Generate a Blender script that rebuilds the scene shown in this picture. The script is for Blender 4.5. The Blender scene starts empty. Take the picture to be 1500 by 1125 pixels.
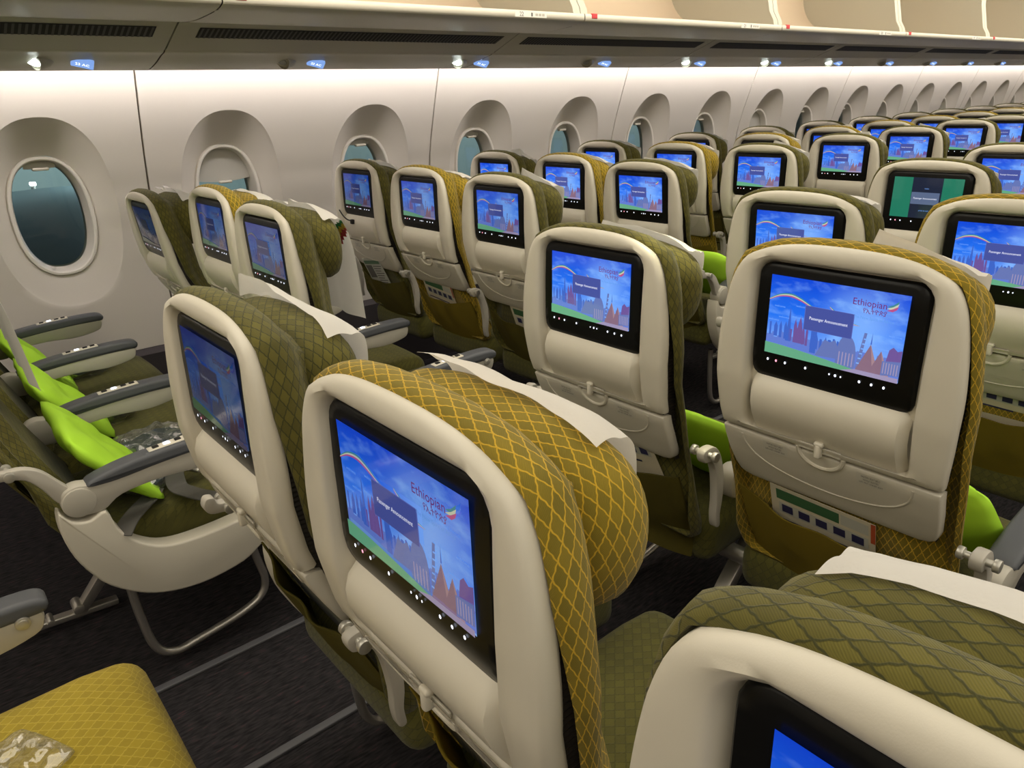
import bpy, bmesh, math, random
from mathutils import Vector, Matrix
C = bpy.context.scene.collection
sc = bpy.context.scene
rnd = random.Random(7)

# ------------------------------------------------------------------ camera
def make_camera():
    yaw, pitch, roll, f = 0.8833, 0.3714, -0.0404, 1063.7
    F = Vector((math.cos(yaw)*math.cos(pitch), math.sin(yaw)*math.cos(pitch), -math.sin(pitch)))
    R = F.cross(Vector((0, 0, 1))).normalized(); U = R.cross(F)
    R2 = R*math.cos(roll)+U*math.sin(roll); U2 = -R*math.sin(roll)+U*math.cos(roll)
    cd = bpy.data.cameras.new('camera'); cd.sensor_width = 36; cd.lens = 36*f/1500; cd.clip_start = .02; cd.clip_end = 200
    co = bpy.data.objects.new('camera', cd); C.objects.link(co)
    m = Matrix((R2, U2, -F)).transposed().to_4x4(); m.translation = (0, 0, 1.34)
    co.matrix_world = m
    sc.camera = co
make_camera()

# ------------------------------------------------------------------ world, lights, exposure
sc.view_settings.view_transform = 'Standard'; sc.view_settings.look = 'None'
sc.view_settings.gamma = 1; sc.view_settings.use_curve_mapping = False
sc.view_settings.exposure = 0.2
w = bpy.data.worlds.new('night'); sc.world = w; w.use_nodes = True
w.node_tree.nodes['Background'].inputs[0].default_value = (.10, .16, .2, 1)
w.node_tree.nodes['Background'].inputs[1].default_value = .05

def area(name, loc, sx, sy, direction, power, col, spread=180):
    l = bpy.data.lights.new(name, 'AREA'); l.shape = 'RECTANGLE'; l.size = sx; l.size_y = sy
    l.energy = power; l.color = col; l.spread = math.radians(spread)
    o = bpy.data.objects.new(name, l); C.objects.link(o); o.location = loc
    z = -Vector(direction).normalized(); x = Vector((1, 0, 0)); y = z.cross(x).normalized()
    o.matrix_world = Matrix.Translation(loc) @ Matrix((x, y, z)).transposed().to_4x4()
    return o
def spot(name, loc, target, power, col, ang, blend=.4):
    l = bpy.data.lights.new(name, 'SPOT'); l.energy = power; l.color = col; l.spot_size = math.radians(ang); l.spot_blend = blend; l.shadow_soft_size = .02
    o = bpy.data.objects.new(name, l); C.objects.link(o); o.location = loc
    o.rotation_euler = (Vector(target)-Vector(loc)).to_track_quat('-Z', 'Y').to_euler()
    return o
WARM = (1, .925, .78)
area('ceiling_lamp_port', (5, 1.45, 2.22), 14, 1.0, (0, 0, -1), 98, WARM)
area('ceiling_lamp_centre', (4.5, -.15, 2.22), 14, 1.2, (0, .1, -1), 72, WARM)
area('ceiling_lamp_starboard', (5, -1.6, 2.22), 14, 1.0, (0, 0, -1), 84, WARM)
area('cove_lamp_port', (5.35, 3.07, 1.545), 14.2, .03, (0, .75, -.5), 38, (1, .93, .92))
area('bin_wash_lamp_port', (5.35, 1.72, 2.2), 14.2, .12, (0, 1, -.35), 52, WARM, 120)
spot('reading_lamp', (1.25, .98, 2.15), (1.12, .85, 1.11), 60, (1, .94, .6), 11, .7)
for x in (30, 50):
    area('terminal_fill', (x, 30, 6), 3, 3, (0, 1, -.2), 1300, (.8, .9, .9))  # added light without a fitting, brightens the far terminal wall
for x in (-1, 6, 13):
    area('wing_fill', (x, 23.5, 1.6), 1.5, 1.5, (0, -.1, -1), 210, (.75, .95, 1))  # added light low over the wing tip, grades the wing from bright to dark
    area('terminal_fill', (x, 33, 5), 2, 2, (-.1, 1, -.2), 560, (.8, .93, .92))  # added light for the near stretch of terminal wall

# ------------------------------------------------------------------ materials
def mat(name, col, rough=.5, metal=0, emis=None, es=0, spec=.5, bump=None, alpha=1, trans=0, coat=0):
    m = bpy.data.materials.new(name); m.use_nodes = True
    b = m.node_tree.nodes['Principled BSDF']
    b.inputs['Base Color'].default_value = (*col, 1); b.inputs['Roughness'].default_value = rough
    b.inputs['Metallic'].default_value = metal; b.inputs['Specular IOR Level'].default_value = spec
    if emis: b.inputs['Emission Color'].default_value = (*emis, 1); b.inputs['Emission Strength'].default_value = es
    if trans: b.inputs['Transmission Weight'].default_value = trans
    if coat: b.inputs['Coat Weight'].default_value = coat; b.inputs['Coat Roughness'].default_value = .04
    if alpha < 1: b.inputs['Alpha'].default_value = alpha
    if bump:
        nt = m.node_tree; n = nt.nodes.new('ShaderNodeTexNoise'); n.inputs['Scale'].default_value = bump[0]
        tc = nt.nodes.new('ShaderNodeTexCoord'); nt.links.new(tc.outputs['Object'], n.inputs['Vector'])
        bp = nt.nodes.new('ShaderNodeBump'); bp.inputs['Strength'].default_value = bump[1]; bp.inputs['Distance'].default_value = .002
        nt.links.new(n.outputs[0], bp.inputs['Height']); nt.links.new(bp.outputs[0], b.inputs['Normal'])
    return m

def fabric(name, base, dark, line, cell_tint=.25, sx=.016, sy=.028, lw=.06, lmix=1.0):
    """woven fabric with a net of stretched hexagons, from the mesh's UV (metres)"""
    m = bpy.data.materials.new(name); m.use_nodes = True; nt = m.node_tree; N = nt.nodes; L = nt.links
    b = N['Principled BSDF']; b.inputs['Roughness'].default_value = .85; b.inputs['Specular IOR Level'].default_value = .25
    b.inputs['Sheen Weight'].default_value = .12
    uv = N.new('ShaderNodeUVMap')
    mp = N.new('ShaderNodeVectorMath'); mp.operation = 'MULTIPLY'; mp.inputs[1].default_value = (1/sx, 1/sy, 0)
    L.new(uv.outputs[0], mp.inputs[0])
    # a slight zigzag in the threads
    zs = N.new('ShaderNodeSeparateXYZ'); L.new(mp.outputs[0], zs.inputs[0])
    zz = N.new('ShaderNodeMath'); zz.operation = 'PINGPONG'; zz.inputs[1].default_value = .125; L.new(zs.outputs[1], zz.inputs[0])
    zc = N.new('ShaderNodeCombineXYZ'); z2 = N.new('ShaderNodeMath'); z2.operation = 'MULTIPLY'; z2.inputs[1].default_value = .45; L.new(zz.outputs[0], z2.inputs[0]); L.new(z2.outputs[0], zc.inputs[0])
    za = N.new('ShaderNodeVectorMath'); za.operation = 'ADD'; L.new(mp.outputs[0], za.inputs[0]); L.new(zc.outputs[0], za.inputs[1])
    wr = N.new('ShaderNodeVectorMath'); wr.operation = 'WRAP'; wr.inputs[1].default_value = (-.5, -.5, -1); wr.inputs[2].default_value = (.5, .5, 1); L.new(za.outputs[0], wr.inputs[0])
    ab = N.new('ShaderNodeVectorMath'); ab.operation = 'ABSOLUTE'; L.new(wr.outputs[0], ab.inputs[0])
    dt = N.new('ShaderNodeVectorMath'); dt.operation = 'DOT_PRODUCT'; dt.inputs[1].default_value = (1, 1, 0); L.new(ab.outputs[0], dt.inputs[0])
    df = N.new('ShaderNodeMath'); df.operation = 'SUBTRACT'; df.inputs[1].default_value = .5; L.new(dt.outputs['Value'], df.inputs[0])
    da = N.new('ShaderNodeMath'); da.operation = 'ABSOLUTE'; L.new(df.outputs[0], da.inputs[0])
    ed = N.new('ShaderNodeMapRange'); ed.inputs[1].default_value = lw*1.5; ed.inputs[2].default_value = lw*.6; L.new(da.outputs[0], ed.inputs[0])
    alt = N.new('ShaderNodeMath'); alt.operation = 'LESS_THAN'; alt.inputs[1].default_value = .5; L.new(dt.outputs['Value'], alt.inputs[0])
    # fine weave and uneven dye
    wv = N.new('ShaderNodeTexWave'); wv.inputs['Scale'].default_value = 330; wv.bands_direction = 'DIAGONAL'; wv.inputs['Distortion'].default_value = .6
    L.new(uv.outputs[0], wv.inputs['Vector'])
    nz = N.new('ShaderNodeTexNoise'); nz.inputs['Scale'].default_value = 9; L.new(uv.outputs[0], nz.inputs['Vector'])
    c1 = N.new('ShaderNodeMix'); c1.data_type = 'RGBA'; c1.inputs[6].default_value = (*base, 1); c1.inputs[7].default_value = (*dark, 1)
    ad = N.new('ShaderNodeMath'); ad.operation = 'MULTIPLY_ADD'; ad.inputs[1].default_value = .28; ad.use_clamp = True
    L.new(wv.outputs[1], ad.inputs[0]); 
    rg = N.new('ShaderNodeMapRange'); rg.inputs[1].default_value = .35; rg.inputs[2].default_value = .7; rg.inputs[4].default_value = .55; L.new(nz.outputs[0], rg.inputs[0])
    am = N.new('ShaderNodeMath'); am.operation = 'MULTIPLY_ADD'; am.inputs[1].default_value = .3; L.new(alt.outputs[0], am.inputs[0]); L.new(rg.outputs[0], am.inputs[2]); L.new(am.outputs[0], ad.inputs[2]); L.new(ad.outputs[0], c1.inputs[0])
    fl = N.new('ShaderNodeMath'); fl.operation = 'MULTIPLY'; fl.inputs[1].default_value = lmix; L.new(ed.outputs[0], fl.inputs[0])
    c2 = N.new('ShaderNodeMix'); c2.data_type = 'RGBA'; c2.inputs[7].default_value = (*line, 1)
    L.new(fl.outputs[0], c2.inputs[0]); L.new(c1.outputs[2], c2.inputs[6]); L.new(c2.outputs[2], b.inputs['Base Color'])
    bp = N.new('ShaderNodeBump'); bp.inputs['Strength'].default_value = .35; bp.inputs['Distance'].default_value = .0015
    sm = N.new('ShaderNodeMath'); sm.operation = 'MULTIPLY_ADD'; sm.inputs[1].default_value = .3; L.new(wv.outputs[1], sm.inputs[0]); L.new(ed.outputs[0], sm.inputs[2])
    L.new(sm.outputs[0], bp.inputs['Height']); L.new(bp.outputs[0], b.inputs['Normal'])
    return m

M = {}
M['shell'] = mat('cream_plastic', (.68, .635, .53), .42, bump=(900, .05))
M['tray'] = mat('tray_plastic', (.64, .60, .51), .45, bump=(900, .05))
M['wall'] = mat('sidewall_panel', (.69, .64, .56), .55, bump=(500, .08))
M['greyplastic'] = mat('warm_grey_plastic', (.50, .47, .40), .4)
M['bracket'] = mat('light_grey_plastic', (.48, .45, .39), .4)
M['pad'] = mat('slate_grey_pad', (.085, .09, .10), .5)
M['black'] = mat('black_gloss', (.006, .006, .006), .3, spec=.2)
M['blackmatt'] = mat('black_matt', (.01, .009, .008), .7)
M['mesh'] = mat('ribbed_black_liner', (.025, .02, .015), .6)
M['chrome'] = mat('satin_metal', (.62, .60, .55), .25, 1)
M['bracket2'] = mat('worn_satin_metal', (.55, .53, .47), .38, .6)
M['steel'] = mat('brushed_steel', (.62, .59, .54), .36, .85)
M['seam'] = mat('dark_seam', (.15, .12, .09), .9)
M['ink'] = mat('grey_ink', (.12, .11, .10), .8)
M['placard'] = mat('placard_film', (.62, .59, .51), .4)
M['green'] = fabric('olive_green_fabric', (.155, .135, .024), (.075, .068, .014), (.028, .032, .012), lmix=.75, sx=.0138, sy=.0255, lw=.055)
M['greenbig'] = fabric('olive_green_fabric_large', (.165, .14, .024), (.085, .08, .018), (.035, .05, .02), lmix=.85, sx=.021, sy=.04, lw=.055)
M['mustard'] = fabric('mustard_fabric', (.285, .205, .018), (.16, .125, .014), (.66, .41, .03), lmix=.85, sx=.0130, sy=.0250, lw=.052)
M['mustardseat'] = fabric('mustard_seat_fabric', (.44, .33, .028), (.33, .245, .022), (.60, .46, .07), lmix=.6, sx=.021, sy=.023, lw=.05)
M['greenseat'] = fabric('olive_seat_fabric', (.125, .115, .022), (.07, .066, .014), (.05, .05, .013), lmix=.6, sx=.021, sy=.023, lw=.05)
M['greenplain'] = mat('olive_pocket_cloth', (.10, .083, .014), .9, spec=.2, bump=(600, .3))
M['mustardplain'] = mat('mustard_pocket_cloth', (.20, .145, .014), .9, spec=.2, bump=(600, .3))
M['paper'] = mat('white_nonwoven', (.88, .85, .80), .9, spec=.2, bump=(300, .25))
_nt = M['paper'].node_tree; _p = _nt.nodes['Principled BSDF']; _t = _nt.nodes.new('ShaderNodeBsdfTranslucent'); _t.inputs[0].default_value = (.92, .90, .85, 1)
_m = _nt.nodes.new('ShaderNodeMixShader'); _m.inputs[0].default_value = .33; _nt.links.new(_p.outputs[0], _m.inputs[1]); _nt.links.new(_t.outputs[0], _m.inputs[2]); _nt.links.new(_m.outputs[0], _nt.nodes['Material Output'].inputs['Surface'])
M['flag_green'] = mat('stripe_green', (.03, .30, .08), .8)
M['flag_yellow'] = mat('stripe_yellow', (.75, .55, .06), .8)
M['flag_red'] = mat('stripe_red', (.62, .06, .07), .8)
M['lime'] = mat('lime_pillow_cloth', (.47, .84, .05), .75, spec=.25, bump=(14, .6))
M['teal'] = mat('dark_teal_knit', (.012, .03, .035), .8)
M['belt'] = mat('grey_webbing', (.10, .095, .085), .75, bump=(800, .4))
M['white_emit'] = mat('backlit_white', (0, 0, 0), .3, emis=(.8, .85, 1), es=2.2)
M['pink_emit'] = mat('backlit_pink', (0, 0, 0), .3, emis=(1, .35, .45), es=1.6)
M['card'] = mat('card_cream', (.62, .56, .42), .5)
M['card_green'] = mat('card_green', (.05, .14, .06), .5)
M['card_blue'] = mat('card_ink_blue', (.03, .03, .09), .5)
M['card_red'] = mat('card_red', (.45, .08, .03), .5)
M['news'] = mat('newsprint', (.48, .48, .42), .8)
def rgb(*c): return tuple(((v/255+.055)/1.055)**2.4 if v > 10 else v/255/12.92 for v in c)

# display picture: emission materials whose strength is scaled by the object property "brightness"
def screen_mat(name, build):
    m = bpy.data.materials.new(name); m.use_nodes = True; nt = m.node_tree; b = nt.nodes['Principled BSDF']
    b.inputs['Base Color'].default_value = (.004, .004, .004, 1); b.inputs['Roughness'].default_value = .12; b.inputs['Specular IOR Level'].default_value = .5; b.inputs['Coat Weight'].default_value = .6; b.inputs['Coat Roughness'].default_value = .05
    a = nt.nodes.new('ShaderNodeAttribute'); a.attribute_type = 'OBJECT'; a.attribute_name = 'brightness'
    nt.links.new(a.outputs['Fac'], b.inputs['Emission Strength'])
    out = build(nt)
    if isinstance(out, tuple): b.inputs['Emission Color'].default_value = (*out, 1)
    else: nt.links.new(out, b.inputs['Emission Color'])
    return m
def sky_nodes(nt):
    N = nt.nodes; L = nt.links
    tc = N.new('ShaderNodeTexCoord')
    s = N.new('ShaderNodeSeparateXYZ'); L.new(tc.outputs['Object'], s.inputs[0])   # y: left +.109 .. right -.109 ; z centre 0
    # glow around the logo
    d = N.new('ShaderNodeVectorMath'); d.operation = 'DISTANCE'; d.inputs[1].default_value = (0, -.045, .012); L.new(tc.outputs['Object'], d.inputs[0])
    g = N.new('ShaderNodeMapRange'); g.interpolation_type = 'SMOOTHSTEP'; g.inputs[1].default_value = .0; g.inputs[2].default_value = .085; g.inputs[3].default_value = 1; g.inputs[4].default_value = 0
    L.new(d.outputs['Value'], g.inputs[0])
    v = N.new('ShaderNodeMapRange'); v.inputs[1].default_value = -.066; v.inputs[2].default_value = .066; L.new(s.outputs[2], v.inputs[0])
    r = N.new('ShaderNodeValToRGB'); e = r.color_ramp.elements
    e[0].color = (*rgb(120, 165, 235), 1); e[0].position = .12
    e[1].color = (*rgb(10, 66, 205), 1); e[1].position = 1
    k = e.new(.5); k.color = (*rgb(30, 110, 232), 1)
    L.new(v.outputs[0], r.inputs[0])
    nz = N.new('ShaderNodeTexNoise'); nz.inputs['Scale'].default_value = 28; nz.inputs['Detail'].default_value = 3
    mp = N.new('ShaderNodeMapping'); mp.inputs['Scale'].default_value = (1, 1, 2.2); mp.inputs['Rotation'].default_value = (.5, 0, 0); L.new(tc.outputs['Object'], mp.inputs[0]); L.new(mp.outputs[0], nz.inputs['Vector'])
    nr = N.new('ShaderNodeMapRange'); nr.inputs[1].default_value = .5; nr.inputs[2].default_value = .8; nr.inputs[4].default_value = .4; L.new(nz.outputs[0], nr.inputs[0])
    sm = N.new('ShaderNodeMath'); sm.operation = 'MULTIPLY_ADD'; sm.inputs[1].default_value = .55; sm.use_clamp = True
    L.new(g.outputs[0], sm.inputs[0]); L.new(nr.outputs[0], sm.inputs[2])
    mx = N.new('ShaderNodeMix'); mx.data_type = 'RGBA'; mx.inputs[7].default_value = (*rgb(150, 200, 255), 1)
    L.new(sm.outputs[0], mx.inputs[0]); L.new(r.outputs[0], mx.inputs[6])
    return mx.outputs[2]
SM = {}
SM['sky'] = screen_mat('display_sky', sky_nodes)
for n, c in dict(haze=(92, 118, 200), grass=(95, 160, 125), plaza=(150, 140, 175), towers=(58, 96, 190), domes=(104, 80, 146), stone=(96, 112, 172), pyramid=(128, 100, 122), pyramid2=(156, 126, 136),
                 box=(66, 78, 150), boxedge=(90, 105, 180), text=(235, 238, 255), logo=(105, 30, 105), tag=(95, 150, 225), rib_g=(60, 130, 140), rib_y=(190, 195, 170), rib_r=(175, 75, 130),
                 label=(110, 160, 240), teal=(28, 112, 88), navy=(22, 30, 52), slate=(84, 98, 128)).items():
    SM[n] = screen_mat('display_'+n, lambda nt, c=c: rgb(*c))

# ------------------------------------------------------------------ mesh helpers
def new_obj(name, verts, faces, mats, parent=None, smooth=True, fmat=None, uvs=None, angle=40):
    me = bpy.data.meshes.new(name); me.from_pydata([tuple(v) for v in verts], [], faces)
    if not isinstance(mats, (list, tuple)): mats = [mats]
    for m in mats: me.materials.append(m)
    if fmat: me.polygons.foreach_set('material_index', fmat)
    if uvs is not None:
        ul = me.uv_layers.new(name='UVMap')
        for lp in me.loops: ul.data[lp.index].uv = uvs[lp.vertex_index]
    bm = bmesh.new(); bm.from_mesh(me); bmesh.ops.recalc_face_normals(bm, faces=bm.faces); bm.to_mesh(me); bm.free()
    if smooth:
        me.polygons.foreach_set('use_smooth', [True]*len(me.polygons)); me.set_sharp_from_angle(angle=math.radians(angle))
    me.update()
    o = bpy.data.objects.new(name, me); C.objects.link(o)
    if parent: o.parent = parent
    return o
class MB:
    """collects shapes that belong to one part"""
    def __init__(s): s.v = []; s.f = []; s.m = []; s.uv = []
    def add(s, v, f, mi=0, uv=None):
        n = len(s.v); s.v += [tuple(p) for p in v]; s.f += [tuple(i+n for i in q) for q in f]
        s.m += ([mi]*len(f) if isinstance(mi, int) else mi); s.uv += (uv if uv else [(p[1], p[2]) for p in v])
        return s
    def box(s, c, d, r=0, mi=0, seg=3, rot=None):
        bm = bmesh.new(); bmesh.ops.create_cube(bm, size=1)
        for v in bm.verts: v.co = Vector((v.co.x*d[0], v.co.y*d[1], v.co.z*d[2]))
        if r: bmesh.ops.bevel(bm, geom=bm.edges[:], offset=r, segments=seg, affect='EDGES', profile=.5)
        if rot: bmesh.ops.rotate(bm, verts=bm.verts, cent=(0, 0, 0), matrix=rot)
        bm.verts.index_update()
        v = [x.co+Vector(c) for x in bm.verts]; f = [[y.index for y in x.verts] for x in bm.faces]; bm.free()
        return s.add(v, f, mi)
    def tube(s, pts, r, n=10, mi=0, closed=False, squash=None):
        pts = [Vector(p) for p in pts]; v = []; f = []; k = len(pts)
        up = None
        for i, p in enumerate(pts):
            a = pts[i-1] if (i or closed) else p; b = pts[(i+1) % k] if (i < k-1 or closed) else p
            t = (b-a).normalized()
            if up is None:
                up = Vector((0, 0, 1)) if abs(t.z) < .9 else Vector((0, 1, 0))
            x = t.cross(up).normalized(); up = x.cross(t).normalized()
            rr = r[i] if isinstance(r, (list, tuple)) else r
            for j in range(n):
                g = 2*math.pi*j/n; v.append(p+x*math.cos(g)*rr+up*math.sin(g)*rr)
        for i in range(k if closed else k-1):
            for j in range(n): f.append((i*n+j, i*n+(j+1) % n, ((i+1) % k)*n+(j+1) % n, ((i+1) % k)*n+j))
        if not closed: f.append(tuple(range(n))); f.append(tuple((k-1)*n+j for j in range(n)))
        return s.add(v, f, mi)
    def cyl(s, a, b, r, n=20, mi=0, bev=.15):
        a = Vector(a); b = Vector(b); e = (b-a)*min(.4, bev*r/(b-a).length)
        return s.tube([a, a+e*.3, a+e, b-e, b-e*.3, b], [r*(1-bev), r*(1-bev*.3), r, r, r*(1-bev*.3), r*(1-bev)], n, mi)
    def extrude_xz(s, poly, y0, y1, bev=.006, mi=0, seg=2):
        bm = bmesh.new(); vs = [bm.verts.new((p[0], y0, p[1])) for p in poly]; fc = bm.faces.new(vs)
        r = bmesh.ops.extrude_face_region(bm, geom=[fc]); nv = [g for g in r['geom'] if isinstance(g, bmesh.types.BMVert)]
        for v in nv: v.co.y = y1
        bmesh.ops.recalc_face_normals(bm, faces=bm.faces)
        if bev:
            ed = [e for e in bm.edges if abs(e.verts[0].co.y-e.verts[1].co.y) < 1e-6]
            bmesh.ops.bevel(bm, geom=ed, offset=bev, segments=seg, affect='EDGES', profile=.5)
        bmesh.ops.triangulate(bm, faces=[f_ for f_ in bm.faces if len(f_.verts) > 4], ngon_method='EAR_CLIP')
        bm.verts.index_update(); v = [x.co.copy() for x in bm.verts]; f = [[y.index for y in x.verts] for x in bm.faces]; bm.free()
        return s.add(v, f, mi, [(p[0], p[2]) for p in v])
    def build(s, name, mats, parent=None, smooth=True, angle=40):
        return new_obj(name, s.v, s.f, mats, parent, smooth, s.m, s.uv, angle)

def interp(tab, z):
    if z <= tab[0][0]: return tab[0][1]
    for (a, b), (c, d) in zip(tab, tab[1:]):
        if z <= c: return b+(d-b)*(z-a)/(c-a)
    return tab[-1][1]
def cr(pts, n=8, closed=False):
    """Catmull-Rom through points"""
    P = [Vector(p) for p in pts]; k = len(P); out = []
    for i in range(k if closed else k-1):
        p0 = P[i-1] if (i or closed) else P[0]; p1 = P[i]; p2 = P[(i+1) % k]; p3 = P[(i+2) % k] if (i+2 < k or closed) else P[-1]
        for j in range(n):
            t = j/n; out.append(.5*((2*p1)+(p2-p0)*t+(2*p0-5*p1+4*p2-p3)*t*t+(3*p1-p0-3*p2+p3)*t**3))
    if not closed: out.append(P[-1])
    return out
def rrect(y0, y1, z0, z1, r, n=8, arch=0, rb=None):
    """rounded rectangle outline (y,z), top arched up by arch"""
    rb = r if rb is None else rb; o = []
    for (cy, cz, a, rr) in ((y1-rb, z0+rb, -90, rb), (y1-r, z1-r, 0, r), (y0+r, z1-r, 90, r), (y0+rb, z0+rb, 180, rb)):
        for j in range(n+1):
            g = math.radians(a+90*j/n); o.append([cy+rr*math.cos(g), cz+rr*math.sin(g)])
    zm = (z0+z1)/2; hw = (y1-y0)/2; cy = (y0+y1)/2
    for p in o:
        if p[1] > zm: p[1] += arch*(1-((p[0]-cy)/hw)**2)
    return [tuple(p) for p in o]
def polar(poly, c, N=96):
    """resample a star-shaped outline at N equal angles about c"""
    k = len(poly); out = []
    for i in range(N):
        a = 2*math.pi*(i+.5)/N; d = (math.cos(a), math.sin(a)); best = None
        for j in range(k):
            p = (poly[j][0]-c[0], poly[j][1]-c[1]); q = (poly[(j+1) % k][0]-c[0], poly[(j+1) % k][1]-c[1])
            e = (q[0]-p[0], q[1]-p[1]); den = d[0]*e[1]-d[1]*e[0]
            if abs(den) < 1e-12: continue
            t = (p[0]*e[1]-p[1]*e[0])/den; s_ = (p[0]*d[1]-p[1]*d[0])/den
            if t > 0 and -1e-9 <= s_ <= 1+1e-9 and (best is None or t < best): best = t
        out.append((c[0]+d[0]*best, c[1]+d[1]*best))
    return out
def inset(ring, d):
    """move each point inward by d along the outline normal"""
    n = len(ring); o = []
    for i in range(n):
        a = ring[i-1]; b = ring[(i+1) % n]; t = Vector((b[0]-a[0], b[1]-a[1])).normalized()
        o.append((ring[i][0]-t.y*d, ring[i][1]+t.x*d))
    return o
def scale_ring(ring, c, s): return [(c[0]+(p[0]-c[0])*s, c[1]+(p[1]-c[1])*s) for p in ring]
def loft(mb, rings, cap0=False, cap1=False, mi=0, uvs=None):
    """rings: lists of 3-D points, same count, closed"""
    n = len(rings[0]); v = []; f = []; uv = []
    for i, r in enumerate(rings):
        v += r; uv += (uvs[i] if uvs else [(p[1], p[2]) for p in r])
    for i in range(len(rings)-1):
        for j in range(n): f.append((i*n+j, i*n+(j+1) % n, (i+1)*n+(j+1) % n, (i+1)*n+j))
    if cap0: f.append(tuple(range(n)))
    if cap1: f.append(tuple((len(rings)-1)*n+j for j in range(n)))
    mb.add(v, f, mi, uv)
def text_mesh(txt, size, depth=0):
    cu = bpy.data.curves.new('t', 'FONT'); cu.body = txt; cu.size = size; cu.resolution_u = 2; cu.align_x = 'CENTER'; cu.align_y = 'CENTER'
    o = bpy.data.objects.new('t', cu); C.objects.link(o)
    dg = bpy.context.evaluated_depsgraph_get(); me = bpy.data.meshes.new_from_object(o.evaluated_get(dg))
    v = [tuple(x.co) for x in me.vertices]; f = [tuple(p.vertices) for p in me.polygons]
    bpy.data.objects.remove(o); bpy.data.curves.remove(cu); bpy.data.meshes.remove(me)
    return v, f
def put_text(mb, txt, size, fn, mi=0):
    v, f = text_mesh(txt, size)
    if v: mb.add([fn(p[0], p[1]) for p in v], f, mi)

def empty(name, loc=(0, 0, 0), rz=0):
    o = bpy.data.objects.new(name, None); o.empty_display_size = .05; C.objects.link(o); o.location = loc; o.rotation_euler = (0, 0, rz); return o
def tag(o, label=None, cat=None, group=None, kind=None):
    if label: o['label'] = label
    if cat: o['category'] = cat
    if group: o['group'] = group
    if kind: o['kind'] = kind
    return o
def kids(o): return [c for c in ALLKIDS.get(o.name, [])]
ALLKIDS = {}
def index_children():
    ALLKIDS.clear()
    for o in bpy.data.objects:
        if o.parent: ALLKIDS.setdefault(o.parent.name, []).append(o)
def copy_tree(o, parent=None, skip=()):
    c = o.copy(); C.objects.link(c)
    if parent: c.parent = parent
    for ch in kids(o):
        if ch.get('slot') in skip: continue
        copy_tree(ch, c, skip)
    return c

# ------------------------------------------------------------------ the cabin shell (setting)
X0, X1 = -1.7, 12.6
WP = [(-.1, 3.05), (.1, 3.2), (.35, 3.33), (.5, 3.355), (.7, 3.375), (.9, 3.375), (1.07, 3.352), (1.2, 3.317), (1.35, 3.266), (1.5, 3.212), (1.63, 3.16)]
def wally(z): return interp(WP, z)
WC0, WS, WZ = .495, .7024, .982      # first window centre, spacing, height
def superell(cx, cz, hw, hh, n, N=96):
    o = []
    for i in range(N):
        a = 2*math.pi*(i+.5)/N; c_, s_ = math.cos(a), math.sin(a)
        r = (abs(c_/hw)**n+abs(s_/hh)**n)**(-1/n); o.append((cx+r*c_, cz+r*s_))
    return o
def wall_panels():
    PZ0, PZ1 = .40, 1.63; YW = 3.405
    mb = MB(); wins = []
    k = -2
    while WC0+WS*(k-.5) < X1:
        for h in (0, 1):
            cx = WC0+WS*(k-0+h)
            xl = cx-WS/2+(.004 if h == 1 else 0); xr = cx+WS/2-(.004 if h == 0 else 0)
            # seam sits between panel pairs: to the right of even windows
            N = 96
            rect = polar([(xl, PZ0), (xr, PZ0), (xr, PZ1), (xl, PZ1)], (cx, WZ), N)
            # snap nearest samples to the corners
            for cc in ((xl, PZ0), (xr, PZ0), (xr, PZ1), (xl, PZ1)):
                i = min(range(N), key=lambda j: (rect[j][0]-cc[0])**2+(rect[j][1]-cc[1])**2); rect[i] = cc
            outl = superell(cx, .988, .222, .362, 2.35, N); frame = superell(cx-.006, WZ-.002, .150, .236, 2.35, N)
            outl = polar(outl, (cx, WZ), N); frame = polar(frame, (cx, WZ), N)
            rings = []
            for t in (0, .25, .5, .75, .93, 1):
                rings.append([(a[0]*(1-t)+b[0]*t, wally(a[1]*(1-t)+b[1]*t), a[1]*(1-t)+b[1]*t) for a, b in zip(rect, outl)])
            base = rings[-1]
            for t in (.03, .12, .3, .5, .7, .88, .97, 1):
                r = []
                for a, b, o3 in zip(outl, frame, base):
                    x = a[0]*(1-t)+b[0]*t; z = a[1]*(1-t)+b[1]*t
                    y = o3[1]+(YW-o3[1])*(t**.85)
                    r.append((x, y, z))
                rings.append(r)
            # step back around the frame ring
            fr = inset(frame, .004); rings.append([(p[0], YW+.004, p[1]) for p in fr])
            rings.append([(p[0], YW+.05, p[1]) for p in fr])
            loft(mb, rings)
            wins.append((cx, frame))
            if h == 0:   # groove edge
                e = [(xr, wally(z), z) for z in [PZ0+i*(PZ1-PZ0)/14 for i in range(15)]]
                mb.add(e+[(xr+.001, p[1]+.02, p[2]) for p in e], [(i, i+1, i+16, i+15) for i in range(14)])
            else:
                e = [(xl, wally(z), z) for z in [PZ0+i*(PZ1-PZ0)/14 for i in range(15)]]
                mb.add(e+[(xl-.001, p[1]+.02, p[2]) for p in e], [(i, i+1, i+16, i+15) for i in range(14)])
        k += 2
    # dark joint strip behind the seams
    o = mb.build('wall_left', [M['wall']], angle=28); tag(o, kind='structure')
    j = MB()
    k = -2
    while WC0+WS*(k+.5) < X1:
        x = WC0+WS*(k+.5); zs = [.4+i*1.23/14 for i in range(15)]
        j.add([(x-.012, wally(z)+.010, z) for z in zs]+[(x+.012, wally(z)+.010, z) for z in zs], [(i, i+1, i+16, i+15) for i in range(14)])
        k += 2
    o = j.build('trim_1', [M['seam']]); tag(o, kind='structure')
    return wins
wins = wall_panels()
M['frame'] = mat('window_frame_cream', (.74, .70, .62), .45)
M['shade'] = mat('window_shade_grey', (.50, .48, .42), .6)
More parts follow.
